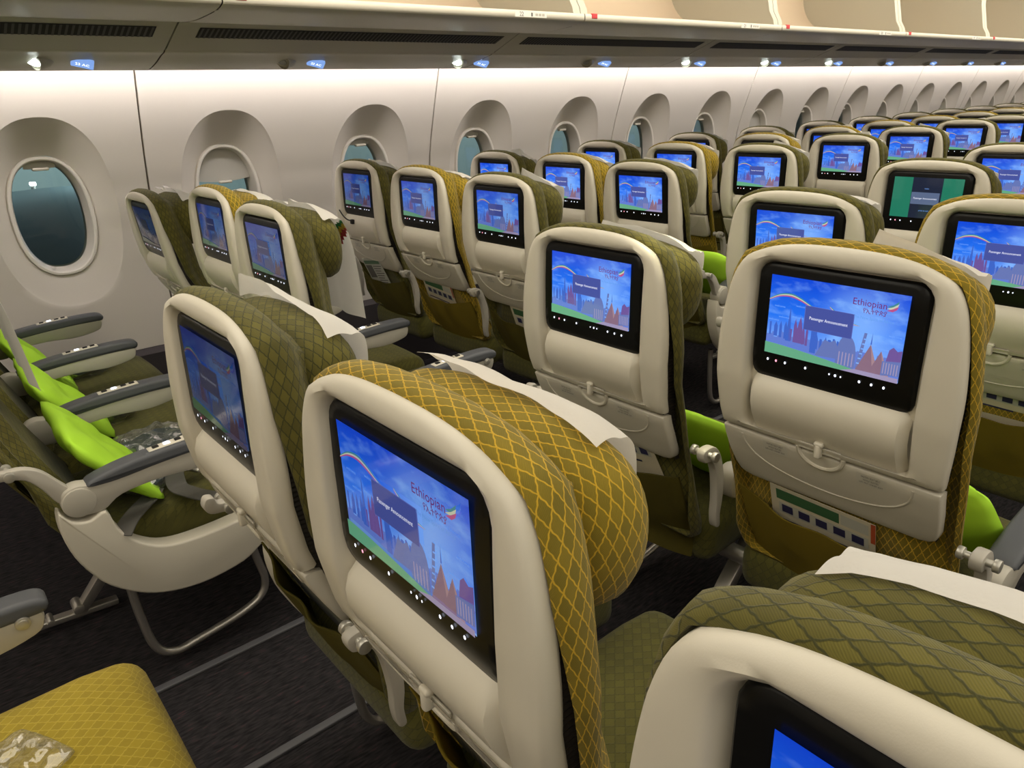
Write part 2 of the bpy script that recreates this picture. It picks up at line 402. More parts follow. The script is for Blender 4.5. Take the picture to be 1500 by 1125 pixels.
def glass_mat():
    m = bpy.data.materials.new('cabin_window_glass'); m.use_nodes = True; nt = m.node_tree
    for n in list(nt.nodes): nt.nodes.remove(n)
    o = nt.nodes.new('ShaderNodeOutputMaterial'); t = nt.nodes.new('ShaderNodeBsdfTransparent'); g = nt.nodes.new('ShaderNodeBsdfGlossy')
    g.inputs['Roughness'].default_value = .03; t.inputs[0].default_value = (.82, .92, .92, 1)
    fr = nt.nodes.new('ShaderNodeFresnel'); fr.inputs[0].default_value = 1.5
    mx = nt.nodes.new('ShaderNodeMixShader'); nt.links.new(fr.outputs[0], mx.inputs[0]); nt.links.new(t.outputs[0], mx.inputs[1]); nt.links.new(g.outputs[0], mx.inputs[2]); nt.links.new(mx.outputs[0], o.inputs[0])
    return m
M['glass'] = glass_mat()
for i, (cx, fr) in enumerate(wins):
    c = (cx-.006, WZ-.002)
    fr = polar(fr, c, 96)
    win = empty('window_%d' % (i+1), (cx, 3.41, .75)); tag(win, kind='structure')
    def loc(rs): return [[(p[0]-cx, p[1]-3.41, p[2]-.75) for p in r] for r in rs]
    mb = MB()
    def ring(d, y): return [(p[0], y, p[1]) for p in inset(fr, d)]
    loft(mb, loc([ring(.005, 3.43), ring(.005, 3.402), ring(.008, 3.398), ring(.016, 3.398), ring(.020, 3.402), ring(.023, 3.44), ring(.03, 3.475), ring(.034, 3.50)]))
    mb.build('window_frame', [M['frame']], win)
    g = MB(); r = loc([ring(.03, 3.478)])[0]; g.add(r, [tuple(range(len(r)))]); g.build('pane', [M['glass']], win)
    # shade: drawn part way or just its handle at the top
    drop = {3: .155, 9: .24, 14: .1}.get(i, .042)
    sh = MB(); top = c[1]+.236; hw = .124
    pts = []
    n = 20
    up = [p for p in inset(fr, .024)]
    zb = top-drop
    poly = [p for p in up if p[1] > zb]
    if poly:
        poly = sorted(poly, key=lambda p: p[0])
        a = [(p[0]-cx, 3.445-3.41, p[1]-.75) for p in poly]; b = [(p[0]-cx, 3.445-3.41, zb-.012*(1-((p[0]-c[0])/hw)**2)-.75) for p in poly]
        a2 = [(p[0], p[1]+.004, p[2]) for p in a]; b2 = [(p[0], p[1]+.004, p[2]) for p in b]; k = len(a)
        sh.add(a+b+a2+b2, [(j, j+1, j+k+1, j+k) for j in range(k-1)]+[(2*k+j, 2*k+j+1, 3*k+j+1, 3*k+j) for j in range(k-1)]+[(k+j, k+j+1, 3*k+j+1, 3*k+j) for j in range(k-1)])
        s = sh.build('window_shade', [M['shade']], win)
        hb = MB(); hb.box((c[0]-cx, .022, zb-.012-.75), (.058, .022, .012), .005); hb.build('shade_handle', [M['shell']], s)

def plane_box(name, x0, x1, y0, y1, z0, z1, m):
    mb = MB(); mb.box(((x0+x1)/2, (y0+y1)/2, (z0+z1)/2), (x1-x0, y1-y0, z1-z0)); return tag(mb.build(name, [m], smooth=False), kind='structure')
def carpet():
    m = mat('charcoal_carpet', (.02, .019, .021), .95, spec=.1); nt = m.node_tree; b = nt.nodes['Principled BSDF']
    tc = nt.nodes.new('ShaderNodeTexCoord'); n = nt.nodes.new('ShaderNodeTexNoise'); n.inputs['Scale'].default_value = 60; n.inputs['Detail'].default_value = 6
    mp = nt.nodes.new('ShaderNodeMapping'); mp.inputs['Scale'].default_value = (.5, 2.5, 1); nt.links.new(tc.outputs['Object'], mp.inputs[0]); nt.links.new(mp.outputs[0], n.inputs['Vector'])
    r = nt.nodes.new('ShaderNodeValToRGB'); e = r.color_ramp.elements; e[0].position = .35; e[0].color = (.014, .013, .015, 1); e[1].position = .62; e[1].color = (.035, .032, .034, 1)
    k = e.new(.72); k.color = (.07, .028, .034, 1)
    nt.links.new(n.outputs[0], r.inputs[0]); nt.links.new(r.outputs[0], b.inputs['Base Color'])
    bp = nt.nodes.new('ShaderNodeBump'); bp.inputs['Strength'].default_value = .6; bp.inputs['Distance'].default_value = .003; nt.links.new(n.outputs[0], bp.inputs['Height']); nt.links.new(bp.outputs[0], b.inputs['Normal'])
    return m
M['carpet'] = carpet()
M['dado'] = mat('grey_dado_carpet', (.075, .066, .068), .95, spec=.1, bump=(400, .5))
M['ceil'] = mat('ceiling_cream', (.6, .56, .48), .6)
M['track'] = mat('seat_track_cover', (.10, .10, .11), .5, bump=(60, .3))
plane_box('floor', X0, X1, -3.3, 3.3, -.06, 0, M['carpet'])
plane_box('ceiling', X0, X1, -3.0, 3.0, 2.26, 2.32, M['ceil'])
mb = MB(); mb.add([(X0, 3.345, .40), (X1, 3.345, .40), (X1, 3.30, .38), (X0, 3.30, .38), (X0, 3.30, 0), (X1, 3.30, 0)], [(0, 1, 2, 3), (3, 2, 5, 4)])
tag(mb.build('baseboard_left', [M['dado']], smooth=False), kind='structure')
plane_box('wall_right', X0, X1, -3.36, -3.3, -.06, 2.3, M['wall'])
plane_box('wall_front', X1, X1+.06, -3.36, 3.4, -.06, 2.3, M['wall'])
plane_box('wall_back', X0-.06, X0, -3.36, 3.4, -.06, 2.3, M['wall'])
mb = MB(); mb.add([(X0, 3.16, 1.63), (X1, 3.16, 1.63), (X1, 2.70, 1.66), (X0, 2.70, 1.66)], [(0, 1, 2, 3)])
mb.add([(X0, 3.0, 2.3), (X1, 3.0, 2.3), (X1, 3.16, 1.63), (X0, 3.16, 1.63)], [(0, 1, 2, 3)])
tag(mb.build('trim_2', [M['ceil']], smooth=False), kind='structure')
for i, y in enumerate((1.68, 1.295)):
    mb = MB(); mb.box(((X0+X1)/2, y, .004), (X1-X0, .022, .010), .003); tag(mb.build('trim_%d' % (3+i), [M['track']]), kind='structure')

# ------------------------------------------------------------------ overhead: service panels and open bins
PER, SE0 = 1.37, .82
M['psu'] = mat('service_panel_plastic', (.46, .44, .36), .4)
M['psu2'] = mat('vent_panel_plastic', (.42, .40, .33), .55)  # slightly darker, rougher plastic for the vent panel
M['vent'] = mat('vent_black', (.012, .011, .009), .8)
M['ventrib'] = mat('vent_rib', (.05, .047, .04), .6)
M['binin'] = mat('bin_interior_beige', (.56, .45, .33), .6)
M['sign'] = mat('seat_sign_blue', (.02, .03, .06), .3, emis=(.22, .38, .80), es=.9)
M['lamp'] = mat('reading_light_lens', (.2, .2, .2), .2, emis=(.9, 1, .95), es=9)
M['lampoff'] = mat('reading_light_lens_off', (.35, .35, .34), .2)
def prof_strip(mb, prof, xa, xb, mi=0, caps=True):
    n = len(prof); v = [(xa, p[0], p[1]) for p in prof]+[(xb, p[0], p[1]) for p in prof]
    mb.add(v, [(i, i+1, n+i+1, n+i) for i in range(n-1)], mi)
ordn = ['nearest', 'second', 'third', 'fourth', 'fifth', 'sixth', 'seventh', 'eighth', 'ninth', 'tenth', 'eleventh', 'twelfth', 'thirteenth', 'fourteenth', 'fifteenth']
PSU = []
lower = [(p.x, p.y) for p in cr([(2.708, 1.5415, 0), (2.722, 1.531, 0), (2.76, 1.524, 0), (2.83, 1.506, 0), (2.91, 1.492, 0), (2.955, 1.489, 0), (2.975, 1.496, 0), (2.975, 1.54, 0)], 5)]
k = 0
xa = SE0-PER*2
while xa < X1:
    a, b = max(xa, X0)+.0025, min(xa+PER, X1)-.0025
    t = empty('service_panel', ((a+b)/2, 2.7, 1.6)); PSU.append((a, b, t))
    tag(t, 'grey service panel with black air grille, %s along the window wall' % ordn[max(0, k-1)], 'service panel', 'service panels above the windows')
    T = Vector(t.location)
    def loc(mb): mb.v = [tuple(Vector(p)-T) for p in mb.v]; return mb
    mb = MB(); prof_strip(mb, [(2.50, 1.625), (2.505, 1.612), (2.52, 1.6035), (2.70, 1.5385), (2.718, 1.534), (2.72, 1.545)], a, b)
    for xx in (a, b): mb.add([(xx, 2.52, 1.6035), (xx, 2.70, 1.5385), (xx, 2.72, 1.56), (xx, 2.54, 1.625)], [(0, 1, 2, 3)])
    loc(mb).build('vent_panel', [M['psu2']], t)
    mb = MB(); prof_strip(mb, lower, a, b); loc(mb).build('light_panel', [M['psu']], t)
    mb = MB(); va, vb = a+.07, b-.055
    def vp(x, y, d=0): return (x, y-d*.34, 1.6035-(y-2.52)*.361-d*.94)
    mb.add([vp(va, 2.553, .001), vp(vb, 2.553, .001), vp(vb, 2.618, .001), vp(va, 2.618, .001)], [(0, 1, 2, 3)], 0)
    x = va+.006
    while x < vb-.006:
        mb.add([vp(x, 2.555, .003), vp(x+.007, 2.555, .003), vp(x+.007, 2.616, .003), vp(x, 2.616, .003)], [(0, 1, 2, 3)], 1); x += .0165
    loc(mb).build('air_vent', [M['vent'], M['ventrib']], t, smooth=False)
    xa += PER; k += 1
mb = MB(); prof_strip(mb, [(2.50, 1.632), (2.53, 1.611), (2.705, 1.549), (2.76, 1.534), (2.85, 1.512), (2.93, 1.50), (2.968, 1.50)], X0, X1)
tag(mb.build('trim_5', [M['seam']], smooth=False), kind='structure')  # added dark strip behind the panel joints, keeps cove light from leaking through
# reading lights and lit row signs set into the panels
def lowz(y): return interp(sorted(lower[:24]), y)
def on_psu(x):
    for a, b, t in PSU:
        if a <= x < b+.01: return t
    return PSU[-1][2]
i = 0
x = .592-.808*2
while x < X1-.2:
    t = on_psu(x); T = Vector(t.location)
    mb = MB(); c0 = Vector((x, 2.815, 1.5045))-T
    nrm = Vector((-.30, -.55, -.78)).normalized(); ax_ = Vector((1, 0, 0)); ax_ = (ax_-nrm*ax_.dot(nrm)).normalized(); ay_ = nrm.cross(ax_).normalized()
    if ay_.z < 0: ay_ = -ay_
    rot = Matrix((ax_, ay_, nrm)).transposed()
    mb.box(c0, (.064, .034, .014), .003, rot=rot)
    sb = mb.build('row_sign', [M['sign']], t)
    mb = MB()
    put_text(mb, '%d AC' % (24-i+1), .015, lambda p, q: c0+nrm*.0074+ax_*p+ay_*q)
    mb.build('sign_text', [M['white_emit']], sb)
    xl = x-.135; t = on_psu(xl); T = Vector(t.location)
    lit = i in (2, 4, 6, 7, 8, 1)
    mb = MB()
    # scooped housing with a round lens facing aft and down
    ax = Vector((-.55, -.35, -.76)).normalized(); p0 = Vector((xl, 2.815, 1.513))-T
    mb.tube([p0+Vector((.07, .03, .018)), p0+Vector((.035, .01, .004)), p0-ax*.004, p0+ax*.004], [.012, .026, .034, .032], 18)
    hs = mb.build('reading_light_housing', [M['psu']], t)
    mb = MB(); mb.cyl(p0, p0+ax*.0075, .022 if lit else .018); mb.build('reading_light_lens', [M['lamp'] if lit else M['lampoff']], hs)
    x += .808; i += 1

def make_bin(a, b, num, k):
    t = empty('overhead_bin', ((a+b)/2, 2.3, 1.62)); T = Vector(t.location)
    tag(t, 'open cream overhead bin above the window seats, %s from the camera' % ordn[k], 'overhead bin', 'overhead bins above the window seats')
    def B(mb, name, m, **kw): mb.v = [tuple(Vector(p)-T) for p in mb.v]; return mb.build(name, m, t, **kw)
    inner = [(p.x, p.y) for p in cr([(2.168, 1.634, 0), (2.19, 1.630, 0), (2.45, 1.635, 0), (2.68, 1.69, 0), (2.80, 1.82, 0), (2.80, 2.0, 0), (2.68, 2.2, 0)], 6)]
    mb = MB(); prof_strip(mb, [(2.168, 1.634), (2.150, 1.636), (2.146, 1.632), (2.146, 1.614), (2.152, 1.610)], a, b); B(mb, 'bin_lip', [M['shell']], angle=60)
    mb = MB(); prof_strip(mb, [(p.x, p.y) for p in cr([(2.152, 1.610, 0), (2.2, 1.600, 0), (2.35, 1.5925, 0), (2.47, 1.596, 0), (2.53, 1.607, 0), (2.53, 1.63, 0)], 5)], a, b)
    B(mb, 'bin_underside', [M['psu']], angle=60)
    mb = MB(); prof_strip(mb, inner, a+.035, b-.035); B(mb, 'bin_liner', [M['binin']])
    poly = [(2.168, 1.634), (2.175, 1.66), (2.20, 1.70), (2.235, 1.85), (2.26, 2.2)]+[(p[0]+.0, p[1]) for p in inner[::-1]]
    for x0, x1 in ((a, a+.036), (b-.036, b)):
        mb = MB(); n = len(poly); mb.add([(x0, p[0], p[1]) for p in poly]+[(x1, p[0], p[1]) for p in poly], [tuple(range(n)), tuple(range(n, 2*n))]+[(i, (i+1) % n, n+(i+1) % n, n+i) for i in range(n)])
        B(mb, 'bin_end_wall', [M['psu']])
    for xx, m_ in ((a+.05, M['flag_red']),):
        mb = MB(); mb.box((xx, 2.150, 1.629), (.030, .012, .018), .002); B(mb, 'latch_tag', [m_])
    # row number placard on the lip
    for j, (xx, tx) in enumerate(((b-.27, str(num)),)):
        mb = MB(); y = 2.1452
        mb.add([(xx-.075, y, 1.632), (xx+.075, y, 1.632), (xx+.075, y, 1.614), (xx-.075, y, 1.614)], [(0, 1, 2, 3)], 0)
        put_text(mb, tx, .020, lambda p, q: (xx-.045+p, y-.0006, 1.623+q), 1)
        mb.add([(xx+.0, y-.0006, 1.629), (xx+.007, y-.0006, 1.629), (xx+.007, y-.0006, 1.617), (xx, y-.0006, 1.617)], [(0, 1, 2, 3)], 1)
        for q in range(3): mb.add([(xx+.02+q*.016, y-.0006, 1.627), (xx+.032+q*.016, y-.0006, 1.627), (xx+.032+q*.016, y-.0006, 1.619), (xx+.02+q*.016, y-.0006, 1.619)], [(0, 1, 2, 3)], 2)
        B(mb, 'row_placard', [mat('placard_white', (.8, .78, .72), .4) if 'placard_white' not in bpy.data.materials else bpy.data.materials['placard_white'], M['ink'], M['greyplastic']], smooth=False)
for k in range(0, 10):
    a = SE0+PER*(k-1)
    if a > X1: break
    make_bin(a+.002, min(a+PER, X1)-.002, 23-k+0, k)

# ------------------------------------------------------------------ outside at night
M['apron'] = mat('dark_apron', (.02, .025, .028), .7)
M['wing'] = mat('wing_skin', (.17, .21, .215), .5)
M['bldg'] = mat('terminal_wall', (.30, .37, .37), .7)
M['litwin'] = mat('lit_windows', (0, 0, 0), .5, emis=(.75, .95, .95), es=.8)
plane = MB(); plane.box((5, 40, -4.05), (120, 72, .1)); o = plane.build('apron_ground', [M['apron']], smooth=False); tag(o, kind='structure')
mb = MB(); sect = [(0, -.02), (.15, .18), (.9, .30), (2.6, .30), (5.0, .12), (6.6, 0), (5.0, -.12), (2.6, -.22), (.9, -.22), (.15, -.12)]
r0 = [(6.5-p[0]*1.6, 3.75, -1.1+p[1]*1.5) for p in sect]; r1 = [(6.5-p[0]*1.2, 24, -.55+p[1]*.5) for p in sect]
loft(mb, [r0, r1], True, True); o = mb.build('aircraft_wing', [M['wing']], angle=50)
tag(o, 'pale blue-grey aircraft wing seen through the nearest window', 'wing')
t = empty('terminal_building', (30, 46, -4)); tag(t, 'lit terminal building in the dark beyond the windows', 'building')
mb = MB(); mb.box((0, 0, 4), (100, 6, 8), .1); mb.build('wall', [M['bldg']], t, smooth=False)
for q in range(20):
    mb = MB(); mb.box((-40+q*4.2, -3.02, 4.6), (2.4, .1, 1.2)); mb.build('window', [M['litwin']], t, smooth=False)
for q, (x, y, z) in enumerate(((3.35, 25.5, -.42), (4.5, 30, -2.2), (9, 28, -1.5), (15, 30, -1))):
    t = empty('apron_floodlight', (x, y, -4)); tag(t, 'small bright apron floodlight on a pole outside, %s of four' % ordn[q], 'floodlight', 'apron floodlights')
    mb = MB(); mb.cyl((0, 0, 0), (0, 0, z+4), .06, 8); mb.build('pole', [M['steel']], t)
    mb = MB(); mb.box((0, 0, z+4.05), (.16, .12, .10), .02); mb.build('lamp_head', [M['lamp']], t)

# ------------------------------------------------------------------ airline seat
# local frame: x forward (0 = face of the display), y to the left, z up from the floor
SC = .9906                                        # display centre height
PX = [(.60, .098), (.64, .073), (.70, .040), (.74, .021), (.80, .001), (.87, -.011), (.95, -.012), (1.03, -.010), (1.08, -.007), (1.12, -.003)]
def px(z): return interp(PX, z)
def sym(half):  # half outline from bottom centre, +y side, to top centre
    a = [Vector((p[0], p[1], 0)) for p in half]
    return [(p.x, p.y) for p in a]+[(-p.x, p.y) for p in a[::-1] if p.x > 1e-6]
SHC = (0, .93)
shell_half = [(0, .765), (.188, .765)]+[(p.x, p.y) for p in cr([(.1905, .770, 0), (.196, .83, 0), (.1985, .90, 0), (.196, .95, 0), (.189, 1.005, 0), (.179, 1.048, 0), (.163, 1.077, 0), (.142, 1.090, 0), (.108, 1.102, 0), (.06, 1.109, 0), (0, 1.111, 0)], 6)]
N0 = 120
shellO = polar(sym(shell_half), SHC, N0)
openO = polar(rrect(-.140, .140, .774, 1.074, .028, arch=.013, rb=.006), SHC, N0)
def R3(ring, dx, fx=px): return [(fx(p[1])+dx, p[0], p[1]) for p in ring]
def build_shell(parent):
    mb = MB()
    mid1 = [(a[0]*.35+b[0]*.65, a[1]*.35+b[1]*.65) for a, b in zip(inset(shellO, .014), inset(openO, -.009))]
    loft(mb, [R3(inset(shellO, .004), .024), R3(shellO, .018), R3(shellO, .006), R3(inset(shellO, .0025), -.0005), R3(inset(shellO, .007), -.0025), R3(inset(shellO, .013), -.0045),
              R3(mid1, -.0035), R3(inset(openO, -.006), -.002), R3(inset(openO, -.002), .002), R3(openO, .009), R3(inset(openO, .003), .020)])
    back = inset(openO, .003); n_ = len(back); loft(mb, [R3(back, .020)]+[R3(scale_ring(back, SHC, q), .020) for q in (.8, .5, .2)], cap1=True)
    # the rounded roll under the display
    g = [(.890, .020), (.880, .004), (.868, -.008), (.850, -.0135), (.830, -.013), (.810, -.006), (.792, .004), (.775, .014)]
    ys = [-.134+.268*i/24 for i in range(25)]; v = []; f = []
    for z, x in g:
        for y in ys:
            e = max(0, abs(y)-.122)/.012; v.append((x+.018*e*e, y, z))
    for i in range(len(g)-1):
        for j in range(24): f.append((i*25+j, i*25+j+1, (i+1)*25+j+1, (i+1)*25+j))
    mb.add(v, f)
    mb.build('seat_back_shell', [M['shell']], parent, angle=50)
def build_tray(parent):
    c = (0, .705); half = [(0, .641), (.150, .641), (.166, .644), (.178, .653), (.184, .670), (.1885, .71), (.190, .75), (.189, .7615), (0, .7615)]
    O = polar(sym(half), c, N0); mb = MB()
    rings = [R3(inset(O, .002), .026), R3(O, .020), R3(O, .004), R3(inset(O, .002), .0005), R3(inset(O, .004), -.0005)]
    for s_ in (.8, .6, .4, .2, .02): rings.append(R3(scale_ring(inset(O, .004), c, s_), -.0005))
    loft(mb, rings, cap0=True, cap1=True)
    # smile-shaped ridge and the ridge round the latch
    def on(y, z, d): return (px(z)-d+.0012, y, z)
    mb.tube([on(.150*math.cos(a)*(1 if abs(math.cos(a)) < .9 else 1), .762+.084*math.sin(a)*(abs(math.sin(a))**-.25 if abs(math.sin(a)) > .02 else 1), .0005) for a in [math.pi+math.pi*(i+.5)/30 for i in range(30)]], .0026, 8)
    tr = mb.build('tray_table', [M['tray']], parent, angle=50)
    mb = MB()
    mb.tube([on(.040*math.cos(a), .768+.034*math.sin(a), .001) for a in [math.pi+math.pi*i/20 for i in range(21)]], .0042, 8)
    mb.box((px(.77)-.006, 0, .772), (.014, .011, .026), .004)
    mb.box((px(.78)-.004, 0, .784), (.010, .017, .009), .004)
    mb.build('tray_latch', [M['shell']], tr)
    mb = MB(); mb.box((px(.775)-.0012, .0, .773), (.003, .074, .011), .001); mb.build('latch_recess_shade', [M['greyplastic']], tr)  # flush bar, its darker grey paints the shade of the latch notch
    for y in (.085, -.085):
        mb = MB()
        def pl(u, v, d): zz = .742+v; return (px(zz)-d, y-u, zz)
        mb.add([pl(-.024, .012, .0012), pl(.024, .012, .0012), pl(.024, -.012, .0012), pl(-.024, -.012, .0012)], [(0, 1, 2, 3)], 0)
        for q, tx in enumerate(('FASTEN SEAT BELT', 'WHILE SEATED', 'LIFE VEST UNDER SEAT')):
            put_text(mb, tx, .0052, lambda a, b: pl(a*.72, .006-q*.006+b, .0017), 1)
        mb.build('placard', [M['placard'], M['ink']], tr, smooth=False)
DC = (0, .985)
def build_display(parent, variant='map'):
    O = polar(rrect(-.1335, .1335, .878, 1.0725, .018, arch=.006, rb=.016), DC, N0)
    O = [(p[0], p[1]-(.006*(1-(p[0]/.134)**2) if p[1] < .95 else 0)) for p in O]
    fx = lambda z: interp([(.87, .006), (.895, -.001), (.915, -.0035), (1.0, -.0035), (1.05, -.002), (1.08, .002)], z)
    mb = MB(); mb_r = [[(.02, p[0], p[1]) for p in O], [(fx(p[1])+.003, p[0], p[1]) for p in O], [(fx(p[1]), p[0], p[1]) for p in inset(O, .0025)]]
    for s_ in (.93, .85, .7, .4, .05): mb_r.append([(fx(p[1]), p[0], p[1]) for p in scale_ring(inset(O, .0025), DC, s_)])
    loft(mb, mb_r, cap1=True)
    # lit touch keys
    W = .218
    for i, fu in enumerate((.03, .10, .175, .34, .525, .57, .61, .745, .83, .915)):
        y = W/2-W*fu; z = .9125; s_ = .0018 if i not in (4, 6) else .0012
        n = 8
        mb.add([(-.0046, y+s_*math.cos(2*math.pi*j/n), z+s_*1.25*math.sin(2*math.pi*j/n)) for j in range(n)], [tuple(range(n))], 2 if i == 1 else 1)
    du = mb.build('display_unit', [M['black'], M['white_emit'], M['pink_emit']], parent, angle=50)
    dp = make_picture(variant); dp.parent = du; dp.location = (0, 0, SC)
    dp['slot'] = 'picture'; dp['brightness'] = 1.0
    return du
def make_picture(variant):
    W, H = .218, .1315; mb = MB(); mats = list(SM.keys()); MI = {k: i for i, k in enumerate(mats)}
    def P(u, v, d=0): return (-.0046-d*.00025, W/2-u*W, v*H-H/2)
    def quad(u0, v0, u1, v1, m, d): mb.add([P(u0, v0, d), P(u1, v0, d), P(u1, v1, d), P(u0, v1, d)], [(0, 1, 2, 3)], MI[m])
    def poly(pts, m, d): mb.add([P(a, b, d) for a, b in pts], [tuple(range(len(pts)))], MI[m])
    def txt(s, size, u, v, m, d, sx=1): put_text(mb, s, size, lambda a, b: (-.0046-d*.00025, W/2-u*W-a*sx, v*H-H/2+b), MI[m])
    if variant == 'map':
        quad(0, 0, 1, 1, 'sky', 0)
        r = random.Random(3)
        # distant towers
        jag = [(0, .10)]; uu = 0
        while uu < .98:
            hh = .22+.10*r.random()-.05*uu; ww = .012+.02*r.random(); jag += [(uu, hh), (uu+ww, hh)]; uu += ww
        poly(jag+[(1, .2), (1, .02), (0, .02)], 'haze', .5)
        u = 0.02
        while u < .64:
            h = .14+r.random()*.16; w_ = .012+r.random()*.018
            base = .24-.16*u
            m = 'domes' if .17 < u < .33 else 'towers'
            poly([(u, base), (u+w_, base), (u+w_, base+h*.7), (u+w_*.5, base+h*(1.0 if r.random() > .4 else .72)), (u, base+h*.7)], m, 1)
            u += w_+.006+r.random()*.02
        poly([(.155, .2), (.2, .2), (.18, .62), (.176, .62)], 'towers', 1)                 # lattice spire
        for (a, w_, h) in ((.235, .035, .42), (.265, .04, .50), (.295, .032, .40)):          # onion-like domes
            poly([(a-w_/2, .2), (a+w_/2, .2), (a+w_/2, h-.12), (a+w_*.3, h-.04), (a, h+.04), (a-w_*.3, h-.04), (a-w_/2, h-.12)], 'domes', 2)
        poly([(.355, .12), (.40, .12), (.40, .50), (.355, .46)], 'towers', 2)               # slab tower
        poly([(.40, .10), (.46, .32), (.50, .30), (.54, .34), (.60, .12)], 'stone', 1.5)
        pts = [(.555+.07*(1+math.cos(math.pi-math.pi*i/12)), .19+.24*math.sin(math.pi*i/12)) for i in range(13)]
        poly([(.555, .03)]+pts+[(.695, .03)], 'stone', 2)                                   # domed hall
        for q in range(5): quad(.575+q*.024, .06, .583+q*.024, .22, 'plaza', 3)
        poly([(.70, .06), (.725, .06), (.755, .50), (.735, .50)], 'stone', 2)               # leaning tower
        for q in range(6): poly([(.706+q*.006, .12+q*.06), (.726+q*.006, .12+q*.06), (.727+q*.006, .135+q*.06), (.707+q*.006, .135+q*.06)], 'sky', 3)
        poly([(.70, .03), (.79, .38), (.87, .03)], 'pyramid', 3); poly([(.79, .38), (.87, .03), (.825, .03)], 'pyramid2', 3.5)
        poly([(.79, .03), (.865, .33), (.94, .03)], 'pyramid', 4); poly([(.865, .33), (.94, .03), (.90, .03)], 'pyramid2', 4.5)
        poly([(.785, .38), (.795, .38), (.792, .52)], 'towers', 2)
        poly([(.90, .20), (.915, .36), (.94, .40), (.97, .36), (1.0, .38), (1.0, .18)], 'domes', 3)
        poly([(.88, .22), (1, .25), (1, .08), (.88, .05)], 'stone', 5)
        for q in range(6): quad(.89+q*.018, .08, .897+q*.018, .21, 'plaza', 6)
        gp = [(0, 0), (0, .14)]+[(i/10*.7, .14-.10*(i/10)**1.5) for i in range(1, 11)]+[(.72, 0)]
        poly(gp, 'grass', 7); poly([(.60, 0), (.70, .05), (1, .055), (1, 0)], 'plaza', 8)
        # flag ribbons
        def ribbon(pts, w_):
            c = cr([(a, b, 0) for a, b in pts], 8); n = len(c)
            for q, m in enumerate(('rib_g', 'rib_y', 'rib_r')):
                v = []
                for i, p in enumerate(c):
                    ww = w_*math.sin(math.pi*min(1, .12+.88*i/(n-1)*1.0)) if i < n-1 else 0
                    v += [P(p.x, p.y-ww*q/3, 2+q), P(p.x, p.y-ww*(q+1)/3, 2+q)]
                mb.add(v, [(2*i, 2*i+1, 2*i+3, 2*i+2) for i in range(n-1)], MI[m])
        ribbon([(0, .70), (.08, .775), (.17, .80), (.25, .765), (.33, .70), (.40, .655)], .045)
        ribbon([(.47, .73), (.53, .67), (.60, .60), (.70, .565)], .035)
        # drifting greetings
        for u, v in ((.09, .62), (.26, .66), (.13, .49), (.05, .44), (.47, .585), (.94, .52), (.72, .36), (.95, .22), (.88, .35), (.24, .52)):
            txt('welcome', .0052, u, v, 'label', 2)
        quad(.293, .395, .655, .695, 'boxedge', 9); quad(.297, .40, .651, .69, 'box', 10)
        txt('Passenger Announcement', .0072, .474, .548, 'text', 11, .82)
        txt('Ethiopian', .0145, .745, .845, 'logo', 9, .95); txt('የኢትዮጵያ', .0100, .785, .755, 'logo', 9)
        txt('The New Spirit of Africa', .0060, .78, .675, 'tag', 9)
        for q, (m, o_) in enumerate((('rib_g', .0), ('rib_y', .022), ('rib_r', .044))):
            poly([(.86, .845-o_), (.90, .875-o_), (.935, .925-o_*1.3), (.925, .87-o_), (.90, .84-o_)], m, 9+q*.3)
    else:
        quad(0, 0, 1, 1, 'teal', 0); quad(.28, 0, .715, 1, 'navy', 1)
        quad(.285, .345, .69, .64, 'slate', 2); txt('Passenger Announcement', .0078, .49, .49, 'text', 3, .9)
        txt('menu', .0062, .495, .735, 'label', 2); txt('press to exit', .0062, .495, .19, 'label', 2)
    o = mb.build('display', [SM[k] for k in mats], None, smooth=False)
    return o

